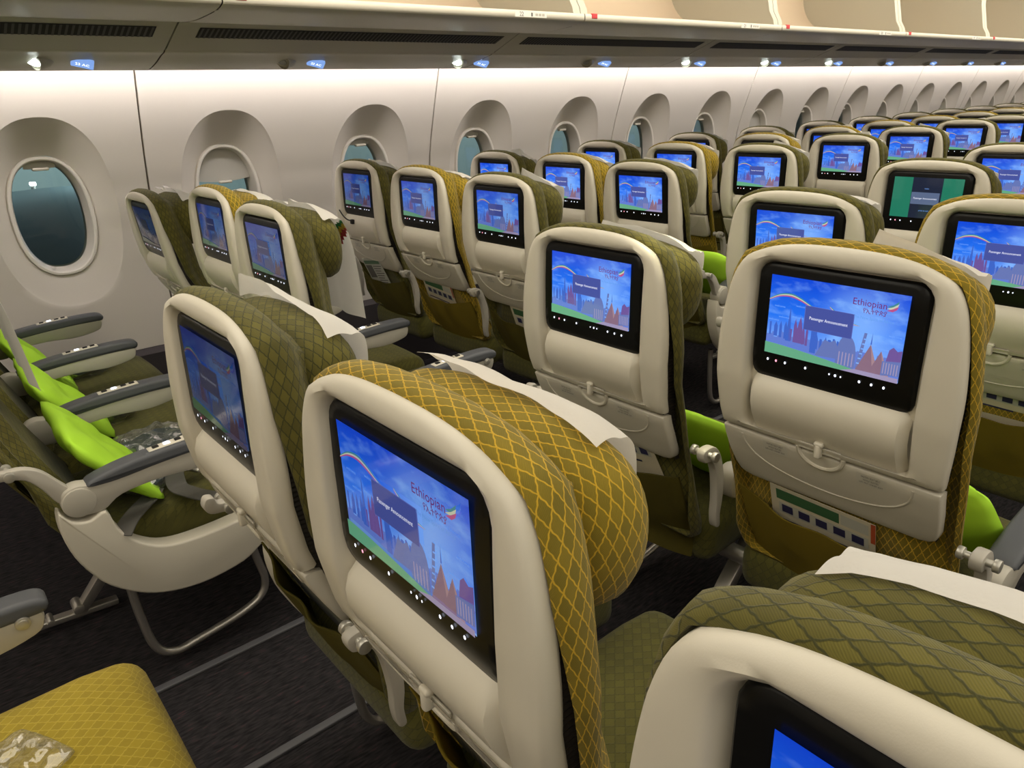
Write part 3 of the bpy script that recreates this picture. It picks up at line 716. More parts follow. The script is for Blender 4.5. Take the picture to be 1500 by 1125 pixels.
BX = [(.40, .150), (.50, .105), (.60, .065), (.68, .038), (.75, .020), (.83, 0), (1.2, 0)]     # forward lean of the cushion below the shell
def bx(z): return interp(BX, z)
BC = (0, .80)
body_half = [(0, .43), (.185, .43), (.200, .45), (.204, .50), (.206, .60), (.208, .75), (.2095, .90), (.204, .95), (.197, 1.01), (.186, 1.055), (.171, 1.082), (.149, 1.094), (.113, 1.106), (.06, 1.113), (0, 1.115)]
def arc_uv(ring, across):
    d = 0; o = []
    for i, p in enumerate(ring):
        if i: d += math.hypot(p[0]-ring[i-1][0], p[1]-ring[i-1][1])
        o.append((across, d))
    return o
def ushell(mb, O, c, stations, fx, mi=0, back_cap=True):
    """stations: (x, inset, optional function of z) ; wraps fabric UVs round the rim and over the faces"""
    n = len(O); vr = []; ur = []; prev = None; across = 0
    base = arc_uv(O, 0)
    for st in stations:
        x, ins = st[0], st[1]; ring = inset(O, ins) if ins >= 0 or True else O
        if len(st) > 2 and st[2] is not None: xs = [fx(p[1])+x+st[2](p[1]) for p in ring]
        else: xs = [fx(p[1])+x for p in ring]
        r = [(xx, p[0], p[1]) for xx, p in zip(xs, ring)]
        if prev is not None: across += math.hypot(x-prev[0], ins-prev[1])
        prev = (x, ins); vr.append(r); ur.append([(across, b[1]) for b in base])
    # duplicate seam column so the texture does not smear
    v = []; uv = []; f = []
    for r, u in zip(vr, ur): v += r+[r[0]]; uv += u+[(u[0][0], u[-1][1]+.005)]
    m = n+1
    for i in range(len(vr)-1):
        for j in range(n): f.append((i*m+j, i*m+j+1, (i+1)*m+j+1, (i+1)*m+j))
    mb.add(v, f, mi, uv)
    # caps with planar UVs
    for r in ((vr[0],) if back_cap else ())+(vr[-1],):
        cx = sum(p[0] for p in r)/n; rr = [r]
        inner = [(fx(c[1]+(p[2]-c[1])*.6)+(p[0]-fx(p[2])), p[1]*.6, c[1]+(p[2]-c[1])*.6) for p in r]
        inner2 = [(fx(c[1]+(p[2]-c[1])*.2)+(p[0]-fx(p[2])), p[1]*.2, c[1]+(p[2]-c[1])*.2) for p in r]
        loft(mb, [r, inner, inner2], cap1=True, mi=mi)
def build_back(parent, fab):
    O = polar(sym(body_half), BC, 132)
    g = lambda z: .030*max(0, min(1, (1.0-z)/.25)) if z > .60 else .030*max(0, min(1, (z-.5)/.1))
    mb = MB()
    ushell(mb, O, BC, [(.030, .014, g), (.004, .006, g), (.005, .001, g), (.014, -.003, lambda z: g(z)*.7), (.026, -.004, lambda z: g(z)*.4), (.037, -.001, lambda z: g(z)*.2), (.047, .006), (.055, .016), (.060, .027), (.068, .034), (.080, .042), (.090, .055)], bx)
    b = mb.build('backrest', [M[fab]], parent, angle=70)
    # ribbed dark liner between plastic shell and fabric
    for sgn in (1, -1):
        mb = MB()
        zs = [.64+.40*i/110 for i in range(111)]; v = []
        for i, z in enumerate(zs):
            hw = interp(sorted([(p[1], p[0]) for p in shell_half if p[0] > .1 and p[1] < 1.09]+[(.6, .18)]), z)-.008
            rip = .0008*(1 if i % 2 else -1)
            v += [(px(z)+.012, sgn*(hw+rip), z), (bx(z)+.045, sgn*(hw+rip), z)]
        mb.add(v, [(2*i, 2*i+1, 2*i+3, 2*i+2) for i in range(110)])
        mb.build('side_liner', [M['mesh']], b, smooth=False)
    return b
HC = (0, 1.005)
head_half = [(0, .912), (.09, .915), (.135, .925), (.160, .950), (.171, .985), (.171, 1.02), (.160, 1.044), (.138, 1.060), (.10, 1.070), (.06, 1.075), (0, 1.077)]
def build_head(parent, fab):
    O = polar(sym([(p.x, p.y) for p in cr([(a, b, 0) for a, b in head_half], 4)]), HC, 96)
    mb = MB(); z0 = lambda z: .012*((z-1.03)/.1)
    ushell(mb, O, HC, [(.060, .036), (.064, .020), (.070, .008), (.080, -.002), (.098, -.008), (.115, -.010), (.132, -.004), (.141, .008), (.147, .024), (.150, .05)], lambda z: 0, back_cap=False)
    mb.build('headrest', [M[fab]], parent, angle=70)
def build_seat_cushion(parent, fab):
    mb = MB(); bm = bmesh.new(); bmesh.ops.create_cube(bm, size=1)
    for v in bm.verts: v.co = Vector((.395+v.co.x*.50, v.co.y*.425, .385+v.co.z*.115))
    bmesh.ops.bevel(bm, geom=bm.edges[:], offset=.04, segments=5, affect='EDGES', profile=.5)
    bmesh.ops.subdivide_edges(bm, edges=[e for e in bm.edges if e.calc_length() > .2], cuts=7, use_grid_fill=True)
    for v in bm.verts:
        fx_ = (v.co.x-.145)/.5; v.co.z += .018*max(0, fx_)-.03*max(0, fx_-.85)/.15*.5
        v.co.z += .010*(1-(v.co.y/.212)**2)*(1 if v.co.z > .39 else 0)
        v.co.y *= 1-.06*max(0, fx_-.5)
    bm.verts.index_update(); v = [x.co.copy() for x in bm.verts]; f = [[y.index for y in x.verts] for x in bm.faces]; bm.free()
    mb.add(v, f, 0, [(p.y+(p.z if p.z < .44 else 0)*.0, p.x+(.47-p.z if p.z < .45 else 0)) for p in v])
    mb.build('seat_cushion', [M[fab]], parent, angle=60)
def build_pocket(parent, m, flare=0):
    """stretched literature pocket under the tray"""
    nu, nv = 24, 14; v = []; f = []
    for side in (0, 1):
        for j in range(nv+1):
            t = j/nv; z = .36+.245*t
            for i in range(nu+1):
                u = -1+2*i/nu
                hw = .186-.018*(1-t)**2
                zz = z-.030*t*(1-u*u)**1.0+.012*t*u*flare
                bulge = -.006-.014*t**1.2*(1-abs(u)**2.5)*(1-.5*t)-.022*(1-abs(u)**3)+(.006*math.sin(u*9+1) if t > .5 else 0)*t
                x = bx(zz)+.030+bulge+(.004 if side else 0)-(.03*flare*max(0, -u-.6)/.4*t if flare else 0)
                v.append((x, u*hw, zz))
    m_ = nu+1; n_ = (nu+1)*(nv+1)
    for s_ in (0, 1):
        for j in range(nv):
            for i in range(nu): f.append((s_*n_+j*m_+i, s_*n_+j*m_+i+1, s_*n_+(j+1)*m_+i+1, s_*n_+(j+1)*m_+i))
    for i in range(nu): f.append((nv*m_+i, nv*m_+i+1, n_+nv*m_+i+1, n_+nv*m_+i))
    mb = MB(); mb.add(v, f); mb.build('literature_pocket', [m], parent, angle=80)
def cpoly(pts, n=5): return [(p.x, p.y) for p in cr([(a, b, 0) for a, b in pts], n, True)]
def build_armrest(parent, y, aisle=False, w_=.046):
    """armrest beside the cushion, y = its centre line"""
    A = MB()
    side = cpoly([(.150, .535), (.135, .56), (.138, .592), (.165, .604), (.205, .598), (.30, .603), (.40, .612), (.50, .616), (.532, .606), (.533, .584), (.515, .566), (.44, .554), (.34, .560), (.25, .552), (.205, .528)], 4)
    A.extrude_xz(side, y-w_/2+.002, y+w_/2-.002, .007)
    arm = A.build('armrest', [M['greyplastic']], parent)
    P = MB(); pad = cpoly([(.190, .592), (.197, .607), (.26, .622), (.34, .630), (.44, .634), (.515, .633), (.542, .624), (.543, .608), (.525, .602), (.44, .602), (.34, .597), (.25, .589)], 4)
    P.extrude_xz(pad, y-w_/2-.002, y+w_/2+.002, .010, seg=3); P.build('armrest_pad', [M['pad']], arm)
    K = MB(); rot = Matrix.Rotation(math.radians(-4), 3, 'Y')
    K.box((.375, y, .6310), (.105, .026, .006), .0025, rot=rot); K2 = K
    for q, xx in enumerate((.34, .365, .39, .412)): K.box((xx, y, .6350+(xx-.375)*.07), (.014, .012, .003), .001, mi=1 if q != 1 else 2, rot=rot)
    K.build('control_panel', [M['shell'], M['blackmatt'], M['white_emit']], arm)
    # hinge bracket reaching back to the seat back
    B = MB(); br = cpoly([(.040, .690), (.048, .676), (.085, .672), (.115, .655), (.138, .625), (.160, .590), (.150, .565), (.128, .575), (.108, .615), (.085, .645), (.055, .655), (.030, .660), (.020, .676), (.026, .692)], 4)
    if aisle: B.extrude_xz(br, y-.012, y+.012, .004)
    else:
        B.extrude_xz(cpoly([(.045, .676), (.075, .680), (.10, .66), (.118, .61), (.122, .55), (.117, .51), (.119, .48), (.106, .48), (.100, .51), (.10, .55), (.092, .61), (.075, .645), (.05, .652)], 4), y-.010, y+.010, .004)
    B.build('hinge_bracket', [M['bracket']], arm)
    H = MB(); H.cyl((.060, y-.028, .668), (.060, y+.028, .668), .006, mi=0); H.cyl((.060, y-.030, .668), (.060, y-.020, .668), .0105); H.cyl((.060, y+.020, .668), (.060, y+.030, .668), .0105)
    H.build('pivot', [M['bracket2']], arm)
    if aisle:
        s_ = 1 if y > 0 else -1
        S = MB(); J = cpoly([(.122, .553), (.136, .536), (.150, .524), (.175, .518), (.209, .528), (.222, .480), (.246, .438), (.287, .403), (.323, .389), (.363, .384), (.430, .384), (.50, .389), (.556, .394), (.572, .372), (.562, .325), (.52, .292), (.475, .268), (.40, .256), (.339, .258), (.28, .272), (.23, .298), (.179, .343), (.151, .387), (.128, .442), (.117, .505)], 3)
        S.extrude_xz(J, y-.026, y+.026, .006, seg=3); S.build('side_shroud', [M['shell']], arm)
        Q = MB(); Q.cyl((.505, y-.0275*1, .600), (.505, y+.0275, .600), .011); Q.cyl((.505, y-.029, .600), (.505, y+.029, .600), .0075); Q.build('recline_button', [M['bracket2']], arm)
        Q = MB(); Q.cyl((.165, y-.024, .565), (.165, y+.024, .565), .034, bev=.1); Q.build('hub', [M['greyplastic']], arm)
    return arm
def build_legs(parent, y, loop_side=-1):
    mb = MB()
    pts = cr([(.225, y, .30), (.230, y, .18), (.245, y, .075), (.285, y, .036), (.35, y, .040), (.46, y, .058), (.525, y, .085), (.545, y, .13), (.535, y, .20), (.520, y, .30)], 6)
    mb.tube(pts, .0105, 12); lg = mb.build('baggage_loop', [M['steel']], parent)
    yy = y+(.36 if y < 0 else -.36)*1
    mb = MB()
    mb.box((.10, yy, .035), (.26, .030, .018), .004, rot=Matrix.Rotation(math.radians(4), 3, 'Y'))
    mb.extrude_xz([(.12, .04), (.145, .03), (.30, .20), (.42, .32), (.40, .34), (.27, .215)], yy-.018, yy+.018, .003)
    mb.extrude_xz([(.44, .02), (.50, .02), (.48, .33), (.42, .33)], yy-.015, yy+.015, .003)
    mb.cyl((.13, yy-.028, .055), (.13, yy+.028, .055), .014); mb.cyl((.06, yy-.024, .045), (.06, yy+.024, .045), .009)
    mb.cyl((.25, yy-.24, .33), (.25, yy+.24, .33), .02); mb.cyl((.43, yy-.24, .33), (.43, yy+.24, .33), .02)
    mb.build('leg_frame', [M['steel']], parent)

def recline_parts(seat): return [c for c in ALLKIDS[seat.name] if c.get('slot') in ('recline', 'pocket')]
def make_seat(fab, seatfab, pocketm, variant='map', big=False):
    s = empty('airline_seat')
    build_shell(s); build_tray(s); build_display(s, variant)
    build_back(s, fab); build_head(s, fab)
    n0 = [o for o in bpy.data.objects if o.parent == s]
    for o in n0: o['slot'] = 'recline'
    build_pocket(s, pocketm)
    [o for o in bpy.data.objects if o.parent == s and o.name.startswith('literature')][-1]['slot'] = 'pocket'
    build_seat_cushion(s, seatfab)
    return s
bpy.context.view_layer.update()
protos = {}
protos['green'] = make_seat('green', M['greenseat'].name and 'greenseat', M['greenplain'])
protos['mustard'] = make_seat('mustard', 'greenseat', M['mustardplain'])
# armrests/legs prototypes live on their own carriers and are copied on to each seat
def carrier(fn):
    e = empty('carrier'); fn(e); return e
HP = .2455
cars = {'L': carrier(lambda e: build_armrest(e, HP)), 'R': carrier(lambda e: build_armrest(e, -HP)),
        'LA': carrier(lambda e: build_armrest(e, HP, True)), 'RA': carrier(lambda e: build_armrest(e, -HP, True)),
        'legR': carrier(lambda e: build_legs(e, -.18)), 'legL': carrier(lambda e: build_legs(e, .18))}
green_picture = make_picture('green')
index_children()

# white covers draped over the headrests
def cover_mesh(seed, flap=0, length=.24, rise=.0, half=.150, stripes=True, hang=False, tab=None):
    return _cover(seed, flap, length, rise, half, stripes, hang, tab)
def _cover(seed, flap=0, length=.24, rise=.0, half=.150, stripes=True, hang=False, tab=None):
    r = random.Random(seed); nu, nv = 30, 34; v = []; f = []; fm = []
    low = [(.170, 0, 1.02), (.180, 0, .95), (.186, 0, 1.08-length)] if hang else [(.160, 0, 1.03), (.156, 0, .99), (.150, 0, .95)]
    path = [Vector(p) for p in [(.108, 0, 1.0885+rise), (.124, 0, 1.0905+rise), (.138, 0, 1.086+rise*.6), (.150, 0, 1.076), (.158, 0, 1.055)]+low]
    path = cr(path, 5); n = len(path)-1
    ph = [r.uniform(0, 6) for _ in range(4)]; sk = r.uniform(-.012, .012)
    for i, p in enumerate(path):
        t = i/n
        for j in range(nu+1):
            u = -1+2*j/nu; y = u*half+sk*(1-t)
            drop = 0
            top = interp([(0, 0), (.06, 0), (.10, .003), (.13, .010), (.15, .020)], abs(y)) if t < .55 else .0
            k_ = max(0, 1-t*2)
            z = p.z-top*(1 if t < .3 else max(0, (.55-t)/.25))+.0022*math.sin(u*5+ph[0])*k_+.0012*math.sin(u*11+ph[1])*k_
            x = p.x+.004*math.sin(u*6+ph[2]+t*3)+.006*max(0, t-.5)*math.sin(u*4+ph[3])
            if flap and t < .2 and u*(1 if flap > 0 else -1) > .45:
                q = (abs(u)-.45)/.55*(1-t/.2); z += .040*q*abs(flap); x -= .004*q
            if tab and t < .25:
                u0, u1, hh = tab       # from u0 (sharp) fading to u1
                if (u0-u)*(1 if u0 > u1 else -1) > 0: z += hh*max(0, 1-abs(u0-u)/abs(u0-u1))*(1-t/.25)
            v.append((x, y, z))
    w_ = nu+1
    for i in range(n):
        for j in range(nu):
            f.append((i*w_+j, i*w_+j+1, (i+1)*w_+j+1, (i+1)*w_+j))
            t = i/n; u = j/nu; d = (t-.62)*1.3+(u*.55 if False else (1-u)*.55)
            band = 0
            if stripes and hang and u < .30 and t > .5:
                e = (t-.52)*1.1-u*.6
                if .0 < e < .06: band = 1
                elif .06 <= e < .12: band = 2
                elif .12 <= e < .18: band = 3
            fm.append(band)
    me = bpy.data.meshes.new('headrest_cover'); me.from_pydata(v, [], f)
    for m_ in ('paper', 'flag_green', 'flag_yellow', 'flag_red'): me.materials.append(M[m_])
    me.polygons.foreach_set('material_index', fm); me.polygons.foreach_set('use_smooth', [True]*len(f)); me.update()
    return me
cover_meshes = [cover_mesh(1), cover_mesh(2, 0, .26, .004), cover_mesh(3, .6, .30, 0, hang=True), cover_mesh(4, -.8, .25, .002), cover_mesh(5, 0, .30, .002), cover_mesh(6, .5, .30, .002, hang=True), cover_mesh(7, 0, .30, .0, hang=True, stripes=False),
                cover_mesh(8, 0, .25, .002, tab=(.12, -.95, .034)), cover_mesh(9, 0, .25, .002, tab=(.60, -1.3, .024)), cover_mesh(10, 0, .25, .002, tab=(-.6, 1.0, .030)), cover_mesh(11, 0, .25, .002, tab=(.98, -.6, .034)), cover_mesh(12, .5, .30, .002, hang=True, tab=(.5, -.9, .02)), cover_mesh(13, 0, .25, .003, half=.134, tab=(1.02, -.2, .012))]

ROWN = {-1: 'nearest', 0: 'second', 1: 'third', 2: 'fourth', 3: 'fifth', 4: 'sixth', 5: 'seventh', 6: 'eighth', 7: 'ninth', 8: 'tenth', 9: 'eleventh', 10: 'twelfth', 11: 'thirteenth', 12: 'fourteenth', 13: 'fifteenth'}
# tilt (radians, + = leaning back), dx, dz measured per seat
TW = {('L', 0, 0): (.104, .003, -.02), ('L', 0, 1): (-.014, .008, .012), ('L', 0, 2): (.01, -.005, 0), ('L', 1, 0): (-.034, .001, .016), ('L', 1, 1): (-.021, .003, .009), ('L', 1, 2): (-.018, .002, .004),
      ('L', 2, 2): (.059, -.009, -.009), ('L', 3, 0): (.034, -.005, .003), ('L', 6, 2): (-.033, .005, .005),
      ('C', 0, 0): (-.033, .004, -.007), ('C', 0, 1): (-.019, .013, -.003), ('C', 1, 0): (-.039, -.029, -.012), ('C', 1, 1): (-.022, .008, .006), ('C', 2, 0): (.031, -.002, -.017), ('C', 2, 1): (.002, 0, -.006), ('C', 3, 0): (-.026, .004, -.004), ('C', 4, 0): (-.029, .004, -.004),
      ('L', -1, 1): (.02, 0, 0), ('L', -1, 2): (.05, 0, 0)}
PIV = SC-.6
BRIGHT = {('L', 0, 0): .06, ('L', 0, 1): .22, ('L', 0, 2): .26, ('C', 0, 0): .16, ('L', 1, 0): .35, ('L', 1, 1): .6, ('L', 1, 2): .75, ('C', 0, 1): .75, ('C', 0, 2): .8}  # dimming by viewing angle, put into each screen's emission
def place_rec(o, tilt, dx, dz):
    R = Matrix.Rotation(-tilt-.0143, 4, 'Y'); P = Vector((0, 0, PIV))
    m = Matrix.Translation(Vector((dx, 0, dz))+P) @ R @ Matrix.Translation(-P)
    o.location = m.to_translation(); o.rotation_euler = m.to_euler()
def place_seat(block, row, col, mustard=False):
    x = (.7699 if block == 'L' else .2719)+.787*row
    y = (2.9112-.4871*col) if block == 'L' else (1.0086-.4954*col)
    s = copy_tree(protos['mustard' if mustard else 'green']); s.name = 'airline_seat'
    s.location = (x, y, 0)
    colour = 'mustard yellow' if mustard else 'olive green'
    side = ('window', 'middle', 'aisle')[col] if block == 'L' else ('left aisle', 'middle', 'right-hand')[col]
    blk = 'window-side' if block == 'L' else 'centre'
    where = '%s %s row' % (ROWN[row], blk)
    extra = ''
    if (block, row, col) == ('C', 3, 0): extra = ', its screen green and black'
    tag(s, '%s %s seat, %s%s' % (colour, side, where, extra), 'airline seat', 'seats of the %s block' % blk)
    if (block, row, col) == ('C', -1, 0): MUSTCUSH.append(s)
    tilt, dx, dz = TW.get((block, row, col), (0, 0, 0))
    for ch in s.children if False else [o for o in NEWKIDS(s)]:
        if ch.get('slot') in ('recline', 'pocket'): place_rec(ch, tilt, dx, dz)
        for g in NEWKIDS(ch):
            if g.get('slot') == 'picture':
                g['brightness'] = BRIGHT.get((block, row, col), 1.0)
                if (block, row, col) == ('C', 3, 0): g.data = green_picture.data
    add = []
    if block == 'L':
        add = {0: ['L', 'R'], 1: ['R'], 2: ['RA', 'legR']}[col]
    else: add = {0: ['LA', 'R', 'legL'], 1: ['R'], 2: ['RA']}[col]
    for a in add:
        for ch in kids(cars[a]): copy_tree(ch, s)
    # cover
    if (block, row, col) not in NOCOVER:
        vi = COVER.get((block, row, col), (0, 8, 9, 1, 7)[(row*3+col*2+(1 if block == 'C' else 0)) % 5])
        c = bpy.data.objects.new('headrest_cover', cover_meshes[vi]); C.objects.link(c)
        place_rec(c, tilt, dx, dz); c.location = Vector(c.location)+Vector((x, y, 0))
        tag(c, 'white headrest cover on the %s %s seat, %s' % (colour, side, where), 'headrest cover', 'white headrest covers')
    return s
NOCOVER = {('L', 6, 1)}
COVER = {('C', 1, 1): 7, ('C', 1, 0): 8, ('C', 0, 0): 10, ('C', 0, 1): 12, ('C', 2, 0): 0, ('C', 0, 2): 0, ('L', 0, 0): 11, ('L', 0, 2): 11, ('L', 1, 0): 8, ('L', 1, 1): 0, ('L', 1, 2): 7, ('L', 2, 0): 9, ('L', 2, 1): 8, ('L', 2, 2): 8, ('L', 3, 0): 8, ('L', 3, 1): 8, ('L', 3, 2): 7, ('L', 4, 0): 8, ('L', 4, 2): 9, ('L', -1, 0): 6, ('L', -1, 1): 6, ('L', -1, 2): 6, ('L', 0, 1): 0}
def NEWKIDS(o): return TREE.get(o.name, [])
TREE = {}
_old = copy_tree
def copy_tree(o, parent=None, skip=()):
    c = o.copy(); C.objects.link(c)
    if parent: c.parent = parent; TREE.setdefault(parent.name, []).append(c)
    for ch in kids(o): copy_tree(ch, c)
    return c
MUSTCUSH = []
seats = {}
for row in range(-1, 13):
    for col in range(3):
        seats['L', row, col] = place_seat('L', row, col, mustard=(col == 1 and row >= 0))
for row in range(-1, 6):
    for col in range(3):
        if row == -1 and col > 0: continue
        if col == 2 and row > 0: continue
        if col == 1 and row > 3: continue
        seats['C', row, col] = place_seat('C', row, col, mustard=(col == 1 or row == -1))
for o_ in MUSTCUSH:
    for ch in NEWKIDS(o_):
        if ch.name.startswith('seat_cushion'): ch.data = ch.data.copy(); ch.data.materials[0] = M['mustardseat']; ch.location.z = .03
def del_tree(o):
    for ch in kids(o): del_tree(ch)
    bpy.data.objects.remove(o)
for p in list(protos.values())+list(cars.values()): del_tree(p)
bpy.data.objects.remove(green_picture)

# ------------------------------------------------------------------ things left on the seats
def crumple(name, size, seed, mats, amp=.012, freq=14, loc=(0, 0, 0), rz=0, tilt=0, label=None, cat=None, group=None, n=26, puff=1.0, parent=None, pleat=.5):
    """closed pouch: two crinkled sheets meeting at the rim"""
    from mathutils import noise
    v = []; f = []; sx, sy, sz = size
    for s_ in (1, -1):
        for i in range(n+1):
            for j in range(n+1):
                a = -1+2*i/n; b = -1+2*j/n
                e = max(0, (1-abs(a)**3))*max(0, (1-abs(b)**3)); e = e**.5
                q = Vector((a*sx, b*sy, seed*7.3+s_*.2))*freq
                d = noise.noise(q)*amp*e+abs(noise.noise(q*2.3))*amp*.8*e*pleat
                ra = (abs(a)**5+abs(b)**5)**.2; rc = (max(abs(a), abs(b))/ra)**.8 if ra else 1
                wob = rc*(1+.07*noise.noise(Vector((a*1.5, b*1.5, seed))))
                v.append((a*sx*.5*wob, b*sy*.5*wob, s_*(sz*.5*e*puff)+d*s_+(.15*sz*(a*a))))
    w_ = n+1; n_ = w_*w_
    for s_ in (0, 1):
        for i in range(n):
            for j in range(n): f.append((s_*n_+i*w_+j, s_*n_+i*w_+j+1, s_*n_+(i+1)*w_+j+1, s_*n_+(i+1)*w_+j))
    o = new_obj(name, v, f, mats, parent, angle=180 if pleat < .3 else 35)
    bm = bmesh.new(); bm.from_mesh(o.data); bmesh.ops.remove_doubles(bm, verts=bm.verts, dist=.0004); bmesh.ops.recalc_face_normals(bm, faces=bm.faces); bm.to_mesh(o.data); bm.free()
    o.location = loc; o.rotation_euler = (0, tilt, rz) if not isinstance(tilt, tuple) else tilt
    if label: tag(o, label, cat, group)
    return o
def film():
    m = bpy.data.materials.new('clear_plastic_film'); m.use_nodes = True; nt = m.node_tree
    for n in list(nt.nodes): nt.nodes.remove(n)
    o = nt.nodes.new('ShaderNodeOutputMaterial'); t = nt.nodes.new('ShaderNodeBsdfTransparent'); g = nt.nodes.new('ShaderNodeBsdfGlossy'); g.inputs['Roughness'].default_value = .08
    d = nt.nodes.new('ShaderNodeBsdfDiffuse'); d.inputs[0].default_value = (.6, .62, .6, 1)
    lw = nt.nodes.new('ShaderNodeLayerWeight'); lw.inputs[0].default_value = .35
    mr = nt.nodes.new('ShaderNodeMapRange'); mr.inputs[3].default_value = .14; mr.inputs[4].default_value = .6; nt.links.new(lw.outputs['Facing'], mr.inputs[0])
    m1 = nt.nodes.new('ShaderNodeMixShader'); m1.inputs[0].default_value = .25; nt.links.new(g.outputs[0], m1.inputs[1]); nt.links.new(d.outputs[0], m1.inputs[2])
    mx = nt.nodes.new('ShaderNodeMixShader'); nt.links.new(mr.outputs[0], mx.inputs[0]); nt.links.new(t.outputs[0], mx.inputs[1]); nt.links.new(m1.outputs[0], mx.inputs[2]); nt.links.new(mx.outputs[0], o.inputs[0])
    return m
M['film'] = film()
XR = -.0171       # display plane of the nearest window-side row
YA, YB, YC = 2.9112, 2.4241, 1.937
for y, nm, sd in ((YA, 'window', 1), (YB, 'middle', 2), (YC, 'aisle', 3)):
    crumple('pillow', (.29, .38, .06), sd, [M['lime']], .014, 7, (XR+.262, y, .558), 0, (0, math.radians(52), 0),
            'lime green pillow leaning on the backrest of the nearest %s seat' % nm, 'pillow', 'lime green pillows', n=30, pleat=.1)
def wrapped(loc, size, seed, rz, label, dark=True):
    b = crumple('plastic_pouch', size, seed, [M['film']], .020, 11, (loc[0], loc[1], loc[2]-.014), rz, 0, label, 'plastic pouch', 'clear plastic pouches on the seats')
    crumple('contents', (size[0]*.8, size[1]*.75, size[2]*.55), seed+3, [M['teal']], .01, 12, (0, 0, 0), 0, 0, parent=b)
    return b
wrapped((XR+.40, YA+.06, .505), (.17, .22, .055), 4, .3, 'clear pouch with pale contents on the window seat cushion')
wrapped((XR+.39, YB+.03, .505), (.16, .24, .06), 5, -.3, 'clear pouch with a dark blanket on the middle seat cushion')
wrapped((XR+.41, YC+.09, .510), (.19, .22, .07), 6, .2, 'shiny clear pouch with dark headset on the far half of the aisle seat')
wrapped((XR+.33, YC-.07, .505), (.17, .16, .06), 7, .6, 'crumpled clear pouch beside the seat belt on the aisle seat')
wrapped((XR+.50, YC+.02, .508), (.13, .16, .05), 8, -.4, 'small glossy pouch near the front edge of the aisle seat')
# loose pouch on the mustard cushion at the lower left, and one further back in the centre row
b = crumple('plastic_pouch', (.08, .13, .02), 9, [M['film']], .010, 22, (-.060, 1.045, .500), .5, 0, 'crinkled clear wrapper on the mustard seat cushion at lower left', 'plastic pouch', 'clear plastic pouches on the seats')
wrapped((.62, .18, .505), (.16, .18, .06), 11, .2, 'clear pouch on the cushion beyond the large mustard seat')
crumple('pillow', (.27, .38, .07), 12, [M['lime']], .016, 7, (.2719+.787+.30, .49, .585), 0, (0, math.radians(52), 0), 'lime green pillow beyond the centre mustard seat, showing at its right side', 'pillow', 'lime green pillows', n=30, pleat=.1)
crumple('pillow', (.27, .38, .07), 13, [M['lime']], .016, 7, (.2719+.787+.31, .965, .535), 0, (0, math.radians(52), 0), 'lime green pillow on the left aisle seat of the third centre row', 'pillow', 'lime green pillows', n=30, pleat=.1)
crumple('pillow', (.30, .38, .09), 14, [M['lime']], .016, 7, (.7699+1.574+.30, 1.86, .600), 0, (0, math.radians(45), 0), 'lime green pillow on the fourth-row aisle seat of the window side', 'pillow', 'lime green pillows', n=30, pleat=.1)
# seat belt across the aisle seat cushion
sb = empty('seat_belt', (.31, 1.74, .458)); tag(sb, 'grey seat belt with metal buckle lying on the nearest aisle seat', 'seat belt')
def strap(mb, pts, w_=.045, th=.003):
    c = cr(pts, 6); v = []; n = len(c)
    for i, p in enumerate(c):
        t = (c[min(i+1, n-1)]-c[max(i-1, 0)]).normalized(); s_ = t.cross(Vector((0, 0, 1))).normalized()*w_/2; nn = s_.cross(t).normalized()*th
        v += [p-s_, p+s_, p+s_+nn, p-s_+nn]
    f = []
    for i in range(n-1):
        for j in range(4): f.append((i*4+j, i*4+(j+1) % 4, (i+1)*4+(j+1) % 4, (i+1)*4+j))
    f += [(0, 1, 2, 3), (4*n-4, 4*n-3, 4*n-2, 4*n-1)]
    mb.add(v, f)
mb = MB(); strap(mb, [(-.10, -.07, -.004), (-.075, -.045, .014), (-.04, -.01, .020), (-.01, .03, .016), (.01, .06, .018)]); mb.build('strap', [M['belt']], sb)
mb = MB(); strap(mb, [(.095, .075, .055), (.065, .06, .045), (.058, .035, .018), (.075, -.005, .012), (.10, -.05, .010), (.13, -.09, .010)]); mb.build('strap', [M['belt']], sb)
mb = MB(); R_ = Matrix.Rotation(.5, 3, 'Z') @ Matrix.Rotation(-.6, 3, 'Y'); mb.box((.125, .075, .050), (.060, .050, .014), .005, rot=R_); mb.box((.125, .075, .059), (.034, .040, .006), .002, rot=R_); mb.build('buckle', [M['steel']], sb)
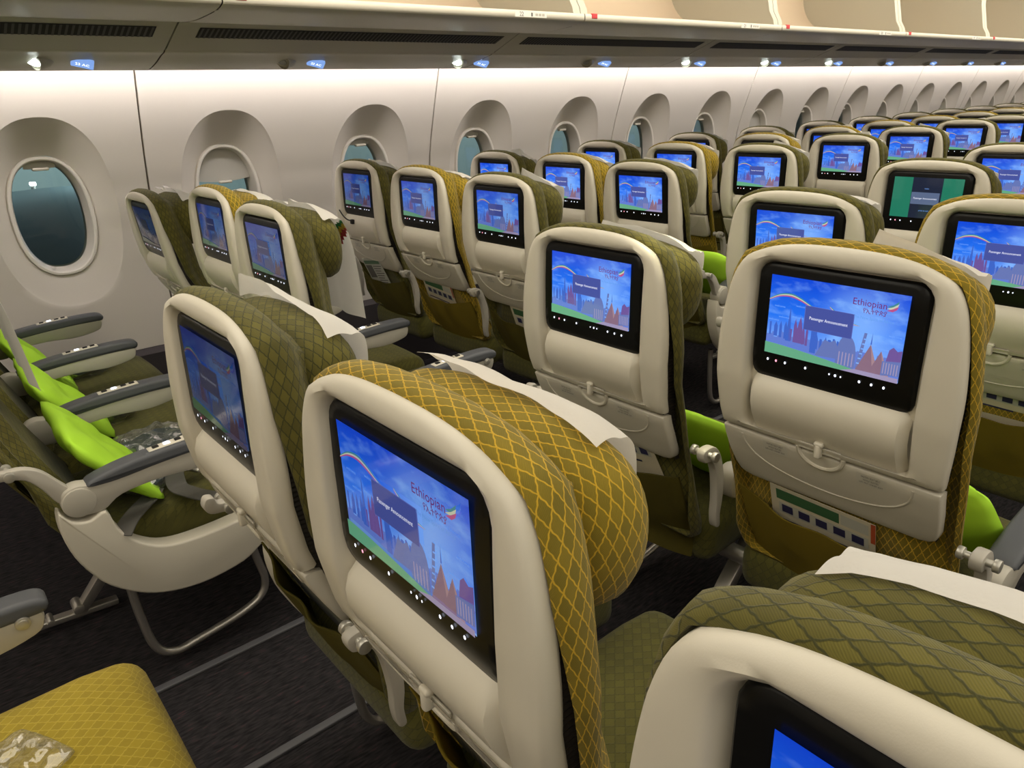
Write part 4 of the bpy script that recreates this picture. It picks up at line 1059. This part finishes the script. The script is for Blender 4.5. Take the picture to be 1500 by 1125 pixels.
# safety cards and papers in the pockets
def card(block, row, col, dy, dz, rot, kind, label):
    tilt, dx, dz0 = TW.get((block, row, col), (0, 0, 0))
    x = (.7699 if block == 'L' else .2719)+.787*row; y = (2.9112-.4871*col) if block == 'L' else (1.0086-.4954*col)
    mb = MB(); W, H = (.20, .16) if kind == 'card' else (.17, .20)
    R = Matrix.Rotation(rot, 3, 'X')
    def P(u, v, d=0): p = R @ Vector((0, -u, v)); return (-d*.0004-.04*((v/H))*0, p.y, p.z)
    def q(u0, v0, u1, v1, m, d): mb.add([P(u0, v0, d), P(u1, v0, d), P(u1, v1, d), P(u0, v1, d)], [(0, 1, 2, 3)], m)
    mb.add([P(-W/2, -H/2, 0), P(W/2, -H/2, 0), P(W/2, H/2, 0), P(-W/2, H/2, 0), P(-W/2, -H/2, -3), P(W/2, -H/2, -3), P(W/2, H/2, -3), P(-W/2, H/2, -3)],
           [(0, 1, 2, 3), (7, 6, 5, 4), (0, 1, 5, 4), (1, 2, 6, 5), (2, 3, 7, 6), (3, 0, 4, 7)], 0)
    if kind == 'card':
        q(-W/2+.012, H/2-.034, W/2*.35, H/2-.008, 1, 1); q(W/2*.38, H/2-.034, W/2-.012, H/2-.008, 4, 1)
        q(W/2-.008, H/2-.05, W/2, H/2, 3, 1)
        q(-W/2+.016, H/2-.070, W/2-.012, H/2-.042, 4, 1)
        for i in range(5): q(-W/2+.022+i*.034, H/2-.066, -W/2+.044+i*.034, H/2-.046, 2, 2)
        q(-W/2+.016, H/2-.092, W/2-.05, H/2-.087, 2, 1)
    else:
        q(-W/2+.01, H/2-.03, W/2-.01, H/2-.012, 1, 1); q(-W/2+.01, H/2-.10, -W/2+.07, H/2-.036, 5, 1)
        for i in range(8): q(-W/2+.08, H/2-.044-i*.012, W/2-.01-(i % 3)*.01, H/2-.040-i*.012, 5, 1)
    o = mb.build('safety_card' if kind == 'card' else 'newspaper', [M['card'] if kind == 'card' else M['news'], M['card_green'], M['card_blue'], M['card_red'], M['news'], M['ink']], None, smooth=False)
    z = .588+dz
    o.location = (x+bx(z)+.026+dx, y+dy, z); o.rotation_euler = (0, math.radians(-20), 0)
    tag(o, label, 'safety card' if kind == 'card' else 'newspaper', 'cards and papers in seat pockets')
card('C', 1, 1, .02, -.02, .03, 'card', 'green and cream safety card in the pocket of the centre mustard seat')
card('C', 1, 0, -.03, -.0, -.18, 'card', 'tilted safety card in the pocket behind the bright-topped green aisle seat')
card('C', 2, 1, .0, .02, .03, 'card', 'safety card in the mustard seat pocket at the right picture edge')
card('L', 1, 1, .03, .0, .10, 'card', 'safety card in the mustard middle seat pocket of the third window-side row')
card('L', 1, 2, -.05, -.02, .02, 'card', 'safety card low in the aisle seat pocket of the third window-side row')
card('L', 1, 0, .03, .015, -.15, 'news', 'folded newspaper in the window seat pocket of the third window-side row')
# thin black headphone lead on the third row window seat
mb = MB(); pts = cr([(0, .10, .025), (-.01, .05, .005), (-.012, .01, -.008), (-.006, -.02, -.012)], 6); mb.tube(pts, .0028, 8)
mb.box((-.004, -.018, -.016), (.014, .02, .02), .003)
o = mb.build('headphone_plug', [M['blackmatt']]); o.location = (.7699+.787-.004, 2.9112+.06, .885)
tag(o, 'thin black headphone lead below the third-row window seat screen', 'headphone lead')
